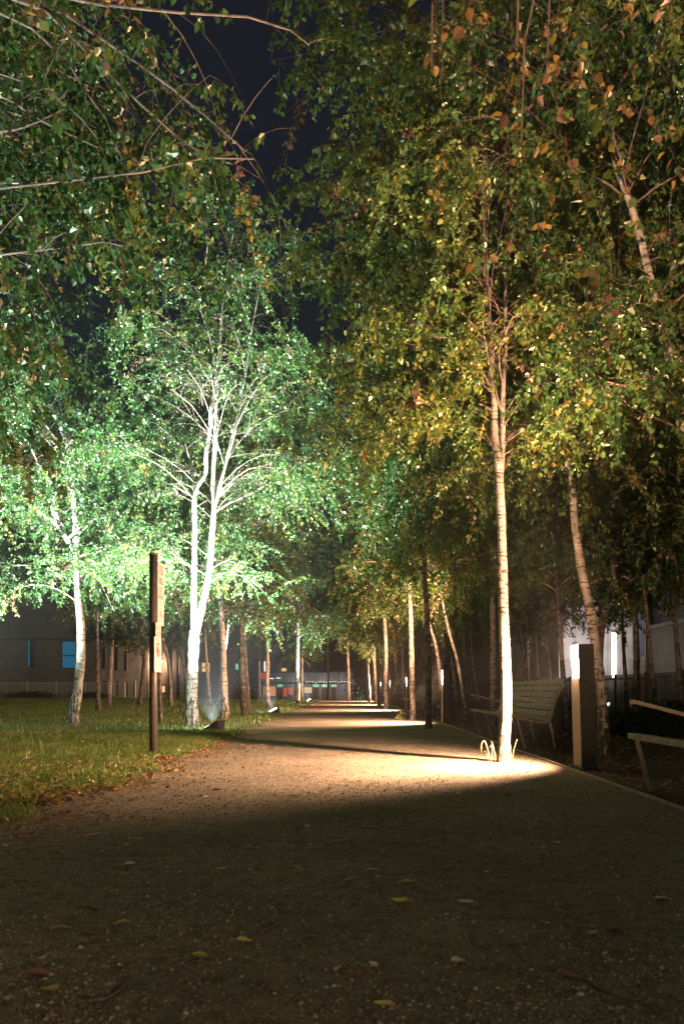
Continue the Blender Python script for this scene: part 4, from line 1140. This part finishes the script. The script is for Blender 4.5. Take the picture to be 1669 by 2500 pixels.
# ================================================================== BUILDINGS
def wall_mat(name, col, stripe=0.0, sscale=4.0, rough=0.6):
    m, nt, b = new_mat(name)
    tc = N(nt, 'ShaderNodeTexCoord')
    nz = N(nt, 'ShaderNodeTexNoise'); nz.inputs['Scale'].default_value = 1.3; nz.inputs['Detail'].default_value = 7
    nt.links.new(tc.outputs['Object'], nz.inputs['Vector'])
    r = ramp(nt, [(0.3, tuple(c * 0.72 for c in col)), (0.7, tuple(c * 1.1 for c in col))])
    nt.links.new(nz.outputs['Fac'], r.inputs[0])
    nt.links.new(r.outputs[0], b.inputs['Base Color'])
    b.inputs['Roughness'].default_value = rough
    if stripe > 0:
        wv = N(nt, 'ShaderNodeTexWave', wave_type='BANDS', bands_direction='X', wave_profile='SAW'); wv.inputs['Scale'].default_value = sscale
        nt.links.new(tc.outputs['Object'], wv.inputs['Vector'])
        rr_ = ramp(nt, [(0.0, (0.45, 0.45, 0.45)), (0.06, (1, 1, 1)), (0.94, (1, 1, 1)), (1.0, (0.45, 0.45, 0.45))])
        nt.links.new(wv.outputs['Fac'], rr_.inputs[0])
        mu = N(nt, 'ShaderNodeMixRGB', blend_type='MULTIPLY'); mu.inputs[0].default_value = stripe
        nt.links.new(r.outputs[0], mu.inputs[1]); nt.links.new(rr_.outputs[0], mu.inputs[2]); nt.links.new(mu.outputs[0], b.inputs['Base Color'])
    return m
M_CLAD = wall_mat('dark_cladding', (0.11, 0.12, 0.13), 0.6, 0.28)
M_PALE = wall_mat('pale_cladding', (0.36, 0.35, 0.35), 0.5, 0.5)
M_BEIGE = wall_mat('beige_render', (0.21, 0.175, 0.14), 0.3, 0.2)
M_WHITE = wall_mat('white_render', (0.62, 0.60, 0.60), 0.35, 0.24)
M_ROOF = simple('dark_roof', (0.04, 0.04, 0.045), 0.8)
M_GLASSD = simple('dark_glass', (0.012, 0.016, 0.022), 0.12)
M_BLUE = emit('blue_lit_window', (0.008, 0.14, 0.27), 0.7)
M_BLUED = emit('dim_blue_window', (0.012, 0.09, 0.15), 0.7)
M_ORANGE = emit('orange_lit_window', (1.0, 0.42, 0.10), 0.55)
M_AMBER = emit('amber_lit_window', (1.0, 0.55, 0.2), 0.8)
M_WHITEWIN = emit('white_lit_window', (1.0, 0.90, 0.78), 2.2)
M_PEACH = emit('peach_lit_window', (1.0, 0.62, 0.34), 0.6)
M_TEAL = emit('teal_lit_window', (0.30, 0.75, 0.55), 0.55)
M_GREENWIN = emit('green_fanlight', (0.22, 0.62, 0.42), 0.55)
M_REDP = emit('red_reflection_glow', (0.9, 0.14, 0.07), 0.38)  # emission standing in for red reflections on the pavilion metal
M_ORP = emit('orange_reflection_glow', (1.0, 0.33, 0.10), 0.62)  # emission standing in for orange reflections on the pavilion metal
M_WHP = emit('cream_glow', (1.0, 0.72, 0.45), 0.55)  # cream emission: reflections on the pavilion metal, also the lit post body
M_SLIT = emit('slit_lamp', (1.0, 0.93, 0.84), 7.0)
M_CORR = simple('corrugated_metal', (0.20, 0.21, 0.25), 0.45, 0.4)
M_DOOR = simple('brown_door', (0.10, 0.045, 0.025), 0.5)
def brick_mat():
    m, nt, b = new_mat('brown_brick')
    tc = N(nt, 'ShaderNodeTexCoord')
    mp = N(nt, 'ShaderNodeMapping'); mp.inputs['Rotation'].default_value = (R(90), 0, 0)
    nt.links.new(tc.outputs['Object'], mp.inputs[0])
    br = N(nt, 'ShaderNodeTexBrick'); br.inputs['Scale'].default_value = 1.6
    br.inputs['Color1'].default_value = (0.26, 0.11, 0.07, 1); br.inputs['Color2'].default_value = (0.18, 0.08, 0.055, 1); br.inputs['Mortar'].default_value = (0.05, 0.04, 0.035, 1)
    nt.links.new(mp.outputs[0], br.inputs['Vector']); nt.links.new(br.outputs[0], b.inputs['Base Color'])
    b.inputs['Roughness'].default_value = 0.9
    return m
M_BRICK = brick_mat()

def win(parent, x0, x1, z0, z1, yf, mat, frame=M_CLAD, fw=0.07, mull=None, name='window'):
    """window on a face looking to -y at local y=yf"""
    m = MB()
    m.box(x0 - fw, x0, yf - 0.06, yf + 0.02, z0 - fw, z1 + fw); m.box(x1, x1 + fw, yf - 0.06, yf + 0.02, z0 - fw, z1 + fw)
    m.box(x0, x1, yf - 0.058, yf + 0.02, z1, z1 + fw); m.box(x0, x1, yf - 0.058, yf + 0.02, z0 - fw, z0)
    if mull:
        for z in mull: m.box(x0, x1, yf - 0.055, yf + 0.02, z - 0.04, z + 0.04)
    fo = m.build(name, frame, parent)
    m = MB(); m.box(x0, x1, yf - 0.02, yf - 0.008, z0, z1); m.build('pane', mat, fo)
    return fo
def PX(px, Y): return (px - CX) * Y / F
def PZ(py, Y): return CH - (py - CY) * Y / F

# left dark building
Yb = 70.0; x0 = -50.0; x1 = PX(238, Yb)
root = empty('building', (0, Yb, 0)); tag(root, 'dark clad building at the left with a blue lit window', 'building')
m = MB(); m.box(x0, x1, 0, 14, -0.4, 5.0); m.build('wall', M_CLAD, root)
m = MB(); m.box(x0, x1 - 0.8, 0.6, 14, 5.0, 9.5); m.build('upper_storey', M_CLAD, root)
m = MB(); m.box(x0, x1 + 0.06, -0.08, 0.55, 4.96, 5.1); m.build('parapet', M_ROOF, root)
w_ = win(root, PX(153, Yb), PX(186, Yb), PZ(1630, Yb), PZ(1567, Yb), 0, M_BLUE, M_ROOF, 0.08, [PZ(1601, Yb)]); w_['label'] = 'blue lit window of two panes'
m = MB()
for k in range(14): m.box(PX(153, Yb) + 0.085 * k + 0.03, PX(153, Yb) + 0.085 * k + 0.045, -0.029, -0.022, PZ(1629, Yb), PZ(1568, Yb))
m.build('blind', M_CLAD, w_)
w_ = win(root, PX(69, Yb), PX(74, Yb), PZ(1628, Yb), PZ(1563, Yb), 0, M_BLUED, M_ROOF, 0.05); w_['label'] = 'narrow blue strip window'
win(root, PX(76, Yb), PX(83, Yb), PZ(1628, Yb), PZ(1563, Yb), 0, M_GLASSD, M_ROOF, 0.05)
# pale building with slit windows
Yp = 71.0
root = empty('building', (0, Yp, 0)); tag(root, 'pale clad building with tall slit windows left of the sign post', 'building')
m = MB(); m.box(PX(239, Yp), PX(362, Yp), 0, 12, -0.4, 5.0); m.build('wall', M_PALE, root)
m = MB(); m.box(PX(239, Yp), PX(362, Yp) + 0.05, -0.06, 12, 5.0, 5.12); m.build('parapet', M_ROOF, root)
for a, b, t_, bo, mt in ((249, 258, 1569, 1634, M_GLASSD), (279, 288, 1569, 1637, M_GLASSD), (303, 310, 1590, 1638, M_GLASSD), (252, 262, 1662, 1702, M_GLASSD), (284, 291, 1663, 1705, M_GLASSD),
                         (308, 313, 1664, 1705, M_GLASSD), (325, 330, 1664, 1705, M_GLASSD)):
    win(root, PX(a, Yp), PX(b, Yp), PZ(bo, Yp), PZ(t_, Yp), 0, mt, M_PALE, 0.04)
for a, t_, bo in ((306, 1665, 1704), (331.5, 1662, 1704)):
    m = MB(); m.box(PX(a, Yp), PX(a + 1.2, Yp), -0.06, -0.02, PZ(bo, Yp), PZ(t_, Yp)); m.build('lit_strip', M_AMBER, root)
m = MB(); m.box(PX(303, Yp), PX(310, Yp), -0.05, -0.03, PZ(1590, Yp), PZ(1572, Yp)); m.build('lit_pane', M_ORANGE, root)
# warm lit building with piers
Yc = 72.0
root = empty('building', (0, Yc, 0)); tag(root, 'warm lit beige building with grey piers behind the floodlit birch', 'building')
m = MB(); m.box(PX(363, Yc), PX(484, Yc), 0, 10, -0.4, 6.0); m.build('wall', M_BEIGE, root)
for k, (a, b) in enumerate(((406, 413), (424, 434), (441, 452), (462, 470))):
    m = MB(); m.box(PX(a, Yc), PX(b, Yc), -0.5, 0.0 - 0.003, -0.4, 6.0); m.build('pier', M_CLAD, root)
win(root, PX(437, Yc), PX(441.5, Yc), PZ(1646, Yc), PZ(1607, Yc), 0, M_AMBER, M_BEIGE, 0.04)
win(root, PX(364, Yc), PX(378, Yc), PZ(1640, Yc), PZ(1612, Yc), 0, M_ORANGE, M_BEIGE, 0.04)
win(root, PX(396, Yc), PX(403, Yc), PZ(1690, Yc), PZ(1675, Yc), 0, M_PEACH, M_BEIGE, 0.04)
win(root, PX(450, Yc) + 0.1, PX(461, Yc), PZ(1665, Yc), PZ(1600, Yc), 0, M_GLASSD, M_BEIGE, 0.04)
ld = bpy.data.lights.new('wall_light_beam', 'POINT'); ld.energy = 380; ld.color = WARM; ld.shadow_soft_size = 0.15
root2 = empty('wall_lamp', (PX(398, Yc), Yc - 0.06, PZ(1615, Yc))); tag(root2, 'small lit wall lamp on the beige building right of the sign post', 'wall lamp')
m = MB(); m.box(-0.06, 0.06, -0.10, 0.05, 0.06, 0.10); m.box(-0.03, 0.03, 0.0, 0.055, -0.12, 0.06); m.build('bracket', M_BLACK, root2)
m = MB(); m.tube([(0, -0.05, -0.06), (0, -0.05, 0.055)], 0.045, 12); m.build('bulb', M_WHITEWIN, root2)
lo = bpy.data.objects.new('wall_light_beam', ld); link(lo, root2); lo.location = (0, -1.2, -0.2)
# brick building
Ybk = 74.0
root = empty('building', (0, Ybk, 0)); tag(root, 'brown brick building with an amber window right of the floodlit birch', 'building')
m = MB(); m.box(PX(485, Ybk), PX(606, Ybk), 0, 10, -0.9, 6.4); m.build('wall', M_BRICK, root)
w_ = win(root, PX(488, Ybk), PX(512, Ybk), PZ(1640, Ybk), PZ(1618, Ybk), 0, M_AMBER, M_ROOF, 0.05, [PZ(1630, Ybk)]); w_['label'] = 'amber lit window'
win(root, PX(575, Ybk), PX(582, Ybk), PZ(1635, Ybk), PZ(1620, Ybk), 0, M_TEAL, M_ROOF, 0.05)
win(root, PX(598, Ybk), PX(604, Ybk), PZ(1635, Ybk), PZ(1612, Ybk), 0, M_TEAL, M_ROOF, 0.05)
# corrugated pavilion beyond the path
Yd = 110.0
zb = -0.8
root = empty('pavilion', (0, Yd, zb)); tag(root, 'low corrugated metal pavilion with glowing reflection panels and brown doors at the far end', 'building')
zz = lambda py: PZ(py, Yd) - zb
xa, xb = PX(612, Yd), PX(868, Yd)
def corr(x0, x1, z0, z1, y, mat, name, pitch=0.30):
    n = max(2, int((x1 - x0) / pitch)); m = MB()
    pr = []
    for i in range(n):
        u = x0 + (x1 - x0) * i / n; w = (x1 - x0) / n
        pr += [(u, y, 0), (u + w * 0.55, y, 0), (u + w * 0.6, y + 0.12, 0), (u + w * 0.95, y + 0.12, 0)]
    pr.append((x1, y, 0))
    for a, b in zip(pr[:-1], pr[1:]):
        m.quad((a[0], a[1], z0), (b[0], b[1], z0), (b[0], b[1], z1), (a[0], a[1], z1))
    return m.build(name, mat, root)
m = MB(); m.box(xa, xb, 0.2, 12, 0, zz(1642)); m.build('wall', M_ROOF, root)
m = MB(); m.box(xa - 0.3, xb + 0.3, -0.5, 12.3, zz(1642), zz(1639)); m.build('roof', M_ROOF, root)
m = MB(); m.box(xa + 0.5, xb - 3, 5, 14, zz(1639), zz(1585)); m.build('upper_storey', M_CLAD, root)
corr(xa, xb, zz(1666), zz(1642) - 0.01, 0, M_CORR, 'upper_cladding')
m = MB(); m.box(xa, xb, -0.12, 0.19, zz(1670), zz(1666) - 0.01); m.build('ledge', M_ROOF, root)
DO = [(677, 690), (764, 778), (786, 798.5), (808, 821)]
segs = [xa] + [PX(p, Yd) for d in DO for p in d] + [xb]
for i in range(0, len(segs), 2):
    corr(segs[i], segs[i + 1], 0, zz(1670), 0, M_CORR, 'lower_cladding')
for a, b in DO:
    m = MB(); m.box(PX(a, Yd), PX(b, Yd), 0.05, 0.12, 0, zz(1678)); d = m.build('door', M_DOOR, root)
    m = MB(); m.box(PX(a, Yd), PX(b, Yd), 0.06, 0.1, zz(1677.5), zz(1670.5)); f_ = m.build('fanlight', M_GREENWIN, root)
    m = MB(); m.tube([(PX(b, Yd) - 0.12, 0.04, 0.9), (PX(b, Yd) - 0.12, 0.04, 1.15)], 0.02, 6); m.build('handle', M_EDGE, d)
for a, b, t_, bo, mt, lb in ((613, 631, 1678, 1696, M_WHP, 'cream reflection as glowing panel'), (644, 650, 1676, 1697, M_ORP, 'narrow orange reflection as glowing panel'), (658, 674, 1676, 1699, M_ORP, 'wide orange reflection as glowing panel'),
                         (692, 702, 1680, 1700, M_REDP, 'red reflection as glowing panel'), (705, 716, 1680, 1696, M_REDP, 'dull red reflection as glowing panel'), (743, 762, 1678, 1692, M_WHP, 'pale amber reflection as glowing panel'), (614, 629, 1640, 1657, M_REDP, 'upper red reflection as glowing panel'), (634, 650, 1642, 1658, M_REDP, 'upper dim red reflection as glowing panel')):
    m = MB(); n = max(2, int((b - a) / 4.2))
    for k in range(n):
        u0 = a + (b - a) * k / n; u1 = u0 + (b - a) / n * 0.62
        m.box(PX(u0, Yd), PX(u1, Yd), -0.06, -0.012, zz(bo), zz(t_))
    o_ = m.build('reflection_panel', mt, root); o_['label'] = lb  # coloured reflections on the cladding, put in as emissive strips
for px_ in (692, 708, 723):
    pass
m = MB(); m.box(PX(636, Yd), PX(648, Yd), 4.9, 4.98, zz(1637), zz(1612)); m.build('lit_window', M_WHITEWIN, root)
m = MB(); m.box(PX(680, Yd), PX(692, Yd), 4.9, 4.98, zz(1637), zz(1629)); m.build('lit_window', M_AMBER, root)
m = MB(); m.box(PX(658, Yd), PX(668, Yd), -0.1, -0.02, zz(1657), zz(1656)); m.box(PX(674, Yd), PX(685, Yd), -0.1, -0.02, zz(1656), zz(1655)); m.build('lit_strip', M_WHITEWIN, root)
# string of bulbs along the pavilion ledge
root = empty('string_lights', (PX(742, 106), 106, PZ(1664, 106))); tag(root, 'string of small white bulbs hung across the pavilion front', 'string lights')
n = 26; xe = PX(925, 106) - PX(742, 106)
pts = [(xe * i / n, 0, 0.12 * abs(math.sin(i * math.pi / 4)) - 0.06) for i in range(n + 1)]
m = MB(); m.tube(pts, 0.012, 5); m.build('cable', M_BLACK, root)
for i in range(1, n):
    m = MB(); r = bmesh.ops.create_icosphere(m.bm, subdivisions=1, radius=0.055)
    for v_ in r['verts']: v_.co += Vector((pts[i][0], 0, pts[i][2] - 0.07))
    m.build('bulb', M_WHITEWIN, root)
for fx in (0.12, 0.5, 0.85):
    ld = bpy.data.lights.new('bulb_light', 'POINT'); ld.energy = 170; ld.color = (1.0, 0.85, 0.75); ld.shadow_soft_size = 0.3
    lo = bpy.data.objects.new('bulb_light', ld); link(lo, root); lo.location = (xe * fx - 2.5, 0.4, -0.3)
# posts at either side so the string hangs from something
for k, xx_ in enumerate((0.0, xe)):
    m = MB(); m.tube([(xx_, 0, -2.6 + 0.2), (xx_, 0, 0.1)], 0.04, 6); m.build('support', M_BLACK, root)
# teal lit glass entrance
Ye = 96.0
root = empty('building', (0, Ye, -0.8)); tag(root, 'teal lit glass entrance seen through leaves at the far right end of the path', 'building')
m = MB(); m.box(PX(868, Ye), PX(1010, Ye), 0.3, 8, 0, 5.5); m.build('wall', M_CLAD, root)
for a, b in ((872, 890), (893, 912), (915, 930)):
    win(root, PX(a, Ye), PX(b, Ye), 0.1, PZ(1668, Ye) + 0.8, 0.3, M_TEAL, M_ROOF, 0.08, [PZ(1680, Ye) + 0.8])
# lit post near the far floodlight
Yl = 52.0
root = empty('lit_post', (PX(730, Yl), Yl, 0)); tag(root, 'yellow lit square post between two far birches on the lawn', 'lit post')
m = MB(); m.box(-0.07, 0.07, -0.07, 0.07, 0, PZ(1679, Yl), 0.005); m.build('body', M_WHP, root)
m = MB(); m.box(-0.075, 0.075, -0.075, 0.075, PZ(1678.5, Yl), PZ(1668, Yl), 0.005); m.build('lamp_head', M_WHITEWIN, root)

# right: white lit building and tall dark block
Yw = 33.0
xl_, xr_ = 7.9 + 0.6, 12.0
root = empty('building', (0, Yw, 0)); tag(root, 'white rendered building with a bright vertical slit window behind the dark fence', 'building')
m = MB(); m.box(xl_, xr_, 0, 10, -0.2, 9.0); m.build('wall', M_WHITE, root)
w_ = win(root, PX(1491, Yw), PX(1503, Yw), PZ(1655, Yw), PZ(1545, Yw), 0, M_SLIT, M_WHITE, 0.05); w_['label'] = 'bright vertical slit window'
m = MB()      # arched blue grey niche panel
ax0, ax1, az0, az1 = PX(1543, Yw), PX(1572, Yw), PZ(1594, Yw), PZ(1480, Yw)
pr = [(ax0, -0.03, az1), (ax1, -0.03, az1)] + [((ax0 + ax1) / 2 + (ax1 - ax0) / 2 * math.cos(a), -0.03, az0 + 0.2 * math.sin(a)) for a in [0, -0.5, -1.0, -1.57, -2.1, -2.6, -math.pi]]
m.prism(pr, (0, 0.028, 0)); m.build('niche_panel', simple('blue_grey_panel', (0.20, 0.24, 0.33), 0.5), root)
m = MB()
for px_ in (1482, 1513, 1541): m.box(PX(px_, Yw), PX(px_, Yw) + 0.015, -0.012, 0, 0, 9)
m.box(xl_, xr_, -0.013, 0, 1.9, 1.915); m.build('panel_joints', M_PALE, root)
# floodlight that washes that wall, behind the fence
root = empty('wall_washer', (9.6, 30.2, 0)); tag(root, 'small lamp behind the dark fence that lights the white wall', 'lamp')
m = MB(); m.box(-0.15, 0.15, -0.1, 0.1, 0, 0.12, 0.01); m.box(-0.16, 0.16, 0.08, 0.1, 0.12, 0.25, 0.004); m.build('housing', M_BLACK, root)
m = MB(); m.box(-0.13, 0.13, -0.08, 0.07, 0.121, 0.13); m.build('glass', M_WHITEWIN, root)
ld = bpy.data.lights.new('wash_beam', 'SPOT'); ld.energy = 950; ld.color = (1.0, 0.88, 0.84); ld.spot_size = R(100); ld.spot_blend = 0.8; ld.shadow_soft_size = 0.06
lo = bpy.data.objects.new('wash_beam', ld); link(lo, root); lo.location = (0, 0, 0.2); lo.rotation_euler = Vector((-0.5, 2.8, 1.9)).to_track_quat('-Z', 'Y').to_euler()
# tall block along the right
root = empty('tower_block', (12.0, 0, 0)); tag(root, 'tall dark block at the right edge with bright upper windows', 'building')
m = MB(); m.box(0.003, 14, 4, 32.9, -0.2, 3.15); m.build('wall', M_BEIGE, root)
m = MB(); m.box(0.25, 14, 4, 32.9, 3.15, 27); m.build('upper_wall', M_CLAD, root)
m = MB(); m.box(-0.05, 0.246, 4, 32.95, 3.15, 3.28); m.build('ledge', M_PALE, root)
M_MESH = simple('blue_mesh_screen', (0.10, 0.16, 0.24), 0.5, 0.2)
m = MB()
for k in range(150):
    z = 9 + k * 0.11
    m.box(0.0, 0.025, 30.25, 32.8, z, z + 0.05)
for k in range(8): m.box(0.026, 0.05, 30.3 + k * 0.34, 30.36 + k * 0.34, 9, 25.5)
m.build('mesh_screen', M_MESH, root)
for (ya_, yb_, za_, zb_, mt, lb) in ((26.0, 30.2, 20.9, 23.6, M_WHITEWIN, 'bright white upper window'), (25.0, 30.1, 14.6, 18.3, M_PEACH, 'peach lit upper window'), (20, 25, 20.6, 23.4, M_GLASSD, None), (18, 24, 14.2, 17, M_GLASSD, None), (22, 28, 3.6, 6.4, M_GLASSD, None)):
    m = MB(); m.box(0.15, 0.249, ya_, yb_, za_, zb_); f_ = m.build('window', M_ROOF, root)
    if lb: f_['label'] = lb
    m = MB(); m.box(0.10, 0.148, ya_ + 0.08, yb_ - 0.08, za_ + 0.08, zb_ - 0.08); m.build('pane', mt, f_)
m = MB(); m.box(-0.03, 0.0, 24.5, 29.0, 0.9, 1.55); w_ = m.build('window', M_GLASSD, root); w_['label'] = 'dark low window behind the fence'

# ================================================================== SMALL THINGS
# stalks at the foot of the orange birch
def stalk(label, pts_list, Y, mat, r=0.004, grp=None, name='dry_stalk'):
    o = W(pts_list[0][0][0], 1862, Y); o.z = 0.004
    root = empty(name, o); tag(root, label, 'weed', grp)
    for pl_ in pts_list:
        P = [W(a, b, Y) - o for a, b in pl_]
        P = [Vector(p) for p in resample([list(p) for p in P], 14)]
        m = MB(); m.tube(P, [r] * 10 + [r * 0.8, r * 0.7, r * 0.6, r * 0.4], 6)
        m.build('stem', mat, root, smooth=True)
    return root
M_STALK = simple('dry_stalk', (0.42, 0.30, 0.17), 0.7)
stalk('curled dry stalk looping at the left foot of the orange birch', [[(1197, 1858), (1190, 1832), (1184, 1812), (1178, 1810), (1174, 1820), (1175, 1836)], [(1192, 1862), (1187, 1838), (1182, 1834)]], 8.35, M_STALK)
stalk('two straight dry stalks at the left foot of the orange birch', [[(1208, 1858), (1205, 1830), (1199, 1810)], [(1200, 1864), (1200, 1822), (1193, 1826)]], 8.3, M_STALK, 0.0032)
stalk('single bent stalk at the right foot of the orange birch', [[(1250, 1858), (1253, 1830), (1262, 1804)]], 8.38, M_STALK, 0.0032)
gw = np.random.default_rng(77)
o = W(980, 1757, base_Y(1757)); o.z = 0.004
root = empty('weed', o); tag(root, 'small green weed growing on the path left of the second orange lit birch', 'weed')
P = norm(gw.normal(size=(40, 3)) * np.array([1, 1, 0.6]) + np.array([0, 0, 0.5])) * gw.uniform(0.03, 0.16, (40, 1))
P[:, 2] = np.abs(P[:, 2]) * 1.4
v, f, nv = leaves_from(P, P + np.array([0, 0, 0.03]), 0.06, gw, True)
obj('leaves', np_mesh('leaves', v, [f], M_GRASS, attr=np.repeat(gw.uniform(0.4, 0.9, 40), nv)), root)
m = MB()
for k in range(0, 40, 4): m.tube([(0, 0, 0), tuple(P[k])], 0.003, 4)
m.build('stem', M_STALK, root)

# fallen leaves lying one by one on the path
def leaf_mesh(seed, size):
    gg = np.random.default_rng(seed)
    n = 7; m = MB()
    L = size; Wd = size * gg.uniform(0.55, 0.75); cu = gg.uniform(0.1, 0.35)
    rows = []
    for i in range(n + 1):
        t = i / n
        w = Wd / 2 * math.sin(math.pi * min(1, t ** 0.75)) * (1 - 0.15 * t) + 0.0005
        zc = L * cu * (t - 0.5) ** 2 * 1.6
        rows.append([Vector(((t - 0.5) * L, s * w + gg.normal(0, 0.0006), zc + abs(s) * w * (0.25 + cu) + 0.002)) for s in (-1, -0.5, 0, 0.5, 1)])
    vs = [[m.bm.verts.new(p) for p in r] for r in rows]
    for i in range(n):
        for k in range(4): m.bm.faces.new((vs[i][k], vs[i + 1][k], vs[i + 1][k + 1], vs[i][k + 1]))
    m.tube([(-0.5 * L, 0, 0.004 + L * cu * 0.4), (-0.75 * L, 0.01 * L, 0.003)], 0.0009, 5)
    return m
def lm(name, c): 
    return simple(name, c, 0.6, 0, 0.25, 60)
LM = {'yellow': lm('yellow_leaf', (0.50, 0.43, 0.12)), 'pale': lm('pale_leaf', (0.50, 0.45, 0.33)), 'brown': lm('brown_leaf', (0.17, 0.095, 0.05)), 'green': lm('green_leaf', (0.34, 0.37, 0.11)), 'orange': lm('orange_leaf', (0.34, 0.18, 0.05))}
big = [(487, 2347, 'green', 0.075, 'yellow green leaf lying in the left middle of the foreground path'), (118, 2427, 'yellow', 0.06, 'pale yellow leaf at the lower left corner of the path'),
       (98, 2387, 'brown', 0.075, 'dark brown curled leaf at the lower left, above the pale yellow one'), (935, 2462, 'yellow', 0.055, 'yellow leaf at the bottom middle edge of the photo'),
       (157, 2271, 'yellow', 0.05, 'flat yellow leaf at the left, leftmost of a level pair'), (292, 2262, 'yellow', 0.05, 'flat yellow leaf at the left, right one of a level pair'),
       (970, 2207, 'yellow', 0.055, 'long yellowish leaf in the centre of the dark path'), (1136, 2209, 'pale', 0.06, 'pale tan leaf right of the long yellowish one'),
       (995, 2159, 'green', 0.06, 'flat green yellow leaf above the long yellowish leaf'), (700, 2179, 'orange', 0.045, 'bright yellow orange leaf left of the path centre'),
       (1614, 2201, 'pale', 0.06, 'pale leaf near the right edge of the foreground path'), (1497, 2276, 'brown', 0.06, 'crumpled brown leaf at the right of the foreground path'),
       (1391, 2396, 'brown', 0.065, 'brown folded leaf at the lower right beside a twig'), (853, 2387, 'brown', 0.055, 'brown leaf below the centre of the foreground path'),
       (318, 2116, 'pale', 0.055, 'pale leaf on the dark path at the left, below the lawn corner'), (535, 2127, 'pale', 0.05, 'pale tan leaf left of the path centre'),
       (910, 2130, 'pale', 0.06, 'dull grey tan leaf just above the path centre'), (58, 2049, 'orange', 0.06, 'orange yellow leaf beside the lawn corner'),
       (1240, 1943, 'orange', 0.06, 'upper orange leaf on the lit path left of the bollard lamp'), (1239, 1927, 'orange', 0.05, 'lower orange leaf on the lit path left of the bollard lamp'), (530, 1931, 'brown', 0.08, 'brown curled leaf on the lit path right of the sign post')]
for i, (px_, py_, c, s, lab) in enumerate(big):
    Y = base_Y(py_); p = W(px_, py_, Y)
    o_ = leaf_mesh(500 + i, s).build('fallen_leaf', LM[c], None, (p.x, p.y, 0.006), True)
    o_.rotation_euler = (random.uniform(-.15, .15), random.uniform(-.15, .15), random.uniform(-0.7, 0.7) + (math.pi if i % 2 else 0))
    tag(o_, lab, 'leaf', 'fallen leaves on the path')
protos = {c: [leaf_mesh(600 + 7 * k + j, 0.045).build('fallen_leaf', LM[c], None, (0, 0, 0), True) for j in range(2)] for k, c in enumerate(LM)}
SH = {'yellow': 'small yellow leaf scattered among the grit of the path', 'pale': 'small pale dry leaf scattered among the grit of the path', 'brown': 'small brown leaf scattered among the grit of the path',
      'green': 'small greenish leaf scattered among the grit of the path', 'orange': 'small orange leaf scattered among the grit of the path'}
first = {id(o_): True for l_ in protos.values() for o_ in l_}
cs = ['yellow', 'pale', 'brown', 'pale', 'brown', 'green', 'orange', 'brown', 'pale', 'yellow']
for i in range(150):
    c = cs[i % 10]; src = protos[c][i % 2 if i >= 10 else (0 if i < 10 else 1)]
    if first[id(src)]: o_ = src; first[id(src)] = False
    else: o_ = src.copy(); COL.objects.link(o_)
    while True:
        y = 2.2 + 8.5 * random.random() ** 1.3; x = random.uniform(-1.8, 2.0)
        if abs(x) < 0.42 * y and x > edge_x(y) + 0.05: break
    s = random.uniform(0.5, 1.15)
    o_.location = (x, y, 0.006); o_.scale = (s,) * 3
    o_.rotation_euler = (random.uniform(-.25, .25), random.uniform(-.25, .25), random.uniform(0, 6.28))
    tag(o_, SH[c], 'leaf', c + ' leaves scattered on the path')
for l_ in protos.values():
    for o_ in l_:
        if first[id(o_)]: bpy.data.objects.remove(o_)
# twigs
for i, (pts, lab) in enumerate((([(1420, 2395), (1480, 2432), (1560, 2455), (1600, 2475)], 'long forked twig at the lower right corner of the path'),
                                ([(215, 2455), (270, 2440), (320, 2400)], 'dark twig lying at the lower left of the path'),
                                ([(850, 2023), (930, 2027), (1015, 2030)], 'thin straight dark twig across the middle of the path'),
                                ([(900, 2243), (950, 2240), (1000, 2238)], 'short dark twig right of the path centre'),
                                ([(635, 2285), (670, 2265), (700, 2250)], 'thin twig left of the path centre'),
                                ([(205, 2045), (230, 2040), (252, 2036)], 'pale broken twig beside the lawn corner'),
                                ([(1045, 2032), (1100, 2036), (1165, 2040)], 'thin dark twig right of the path middle'),
                                ([(640, 2418), (650, 2405), (665, 2412)], 'short knobbly twig at the bottom left of the path centre'))):
    P = [W(a, b, base_Y(b)) for a, b in pts]; o0 = P[0].copy(); o0.z = 0.008
    P2 = resample([[p.x - o0.x, p.y - o0.y, random.uniform(0, 0.004)] for p in P], 9)
    m = MB(); m.tube([tuple(p) for p in P2], [0.004 - 0.0003 * k for k in range(9)], 6)
    if i == 0:
        m.tube([tuple(P2[5]), tuple(P2[5] + np.array([0.05, -0.10, 0.004]))], [0.0025, 0.001], 5)
        m.tube([tuple(P2[3]), tuple(P2[3] + np.array([0.12, 0.03, 0.004]))], [0.0025, 0.001], 5)
    tag(m.build('twig', M_STALK if i == 5 else M_TWIG, None, o0, True), lab, 'twig', 'fallen twigs on the path')

# ------------------------------------------------------------------ damp night air
m = MB(); m.box(-590, 590, -290, 790, -1.8, 30)
hz_m = bpy.data.materials.new('damp_air'); hz_m.use_nodes = True
hn = hz_m.node_tree; hn.nodes.remove(hn.nodes['Principled BSDF'])
pv = hn.nodes.new('ShaderNodeVolumePrincipled'); pv.inputs['Density'].default_value = 0.0005; pv.inputs['Color'].default_value = (0.85, 0.9, 1.0, 1)
hn.links.new(pv.outputs[0], hn.nodes['Material Output'].inputs['Volume'])
tag(m.build('haze', hz_m), 'thin damp night air glowing softly round the lamps', kind='stuff')
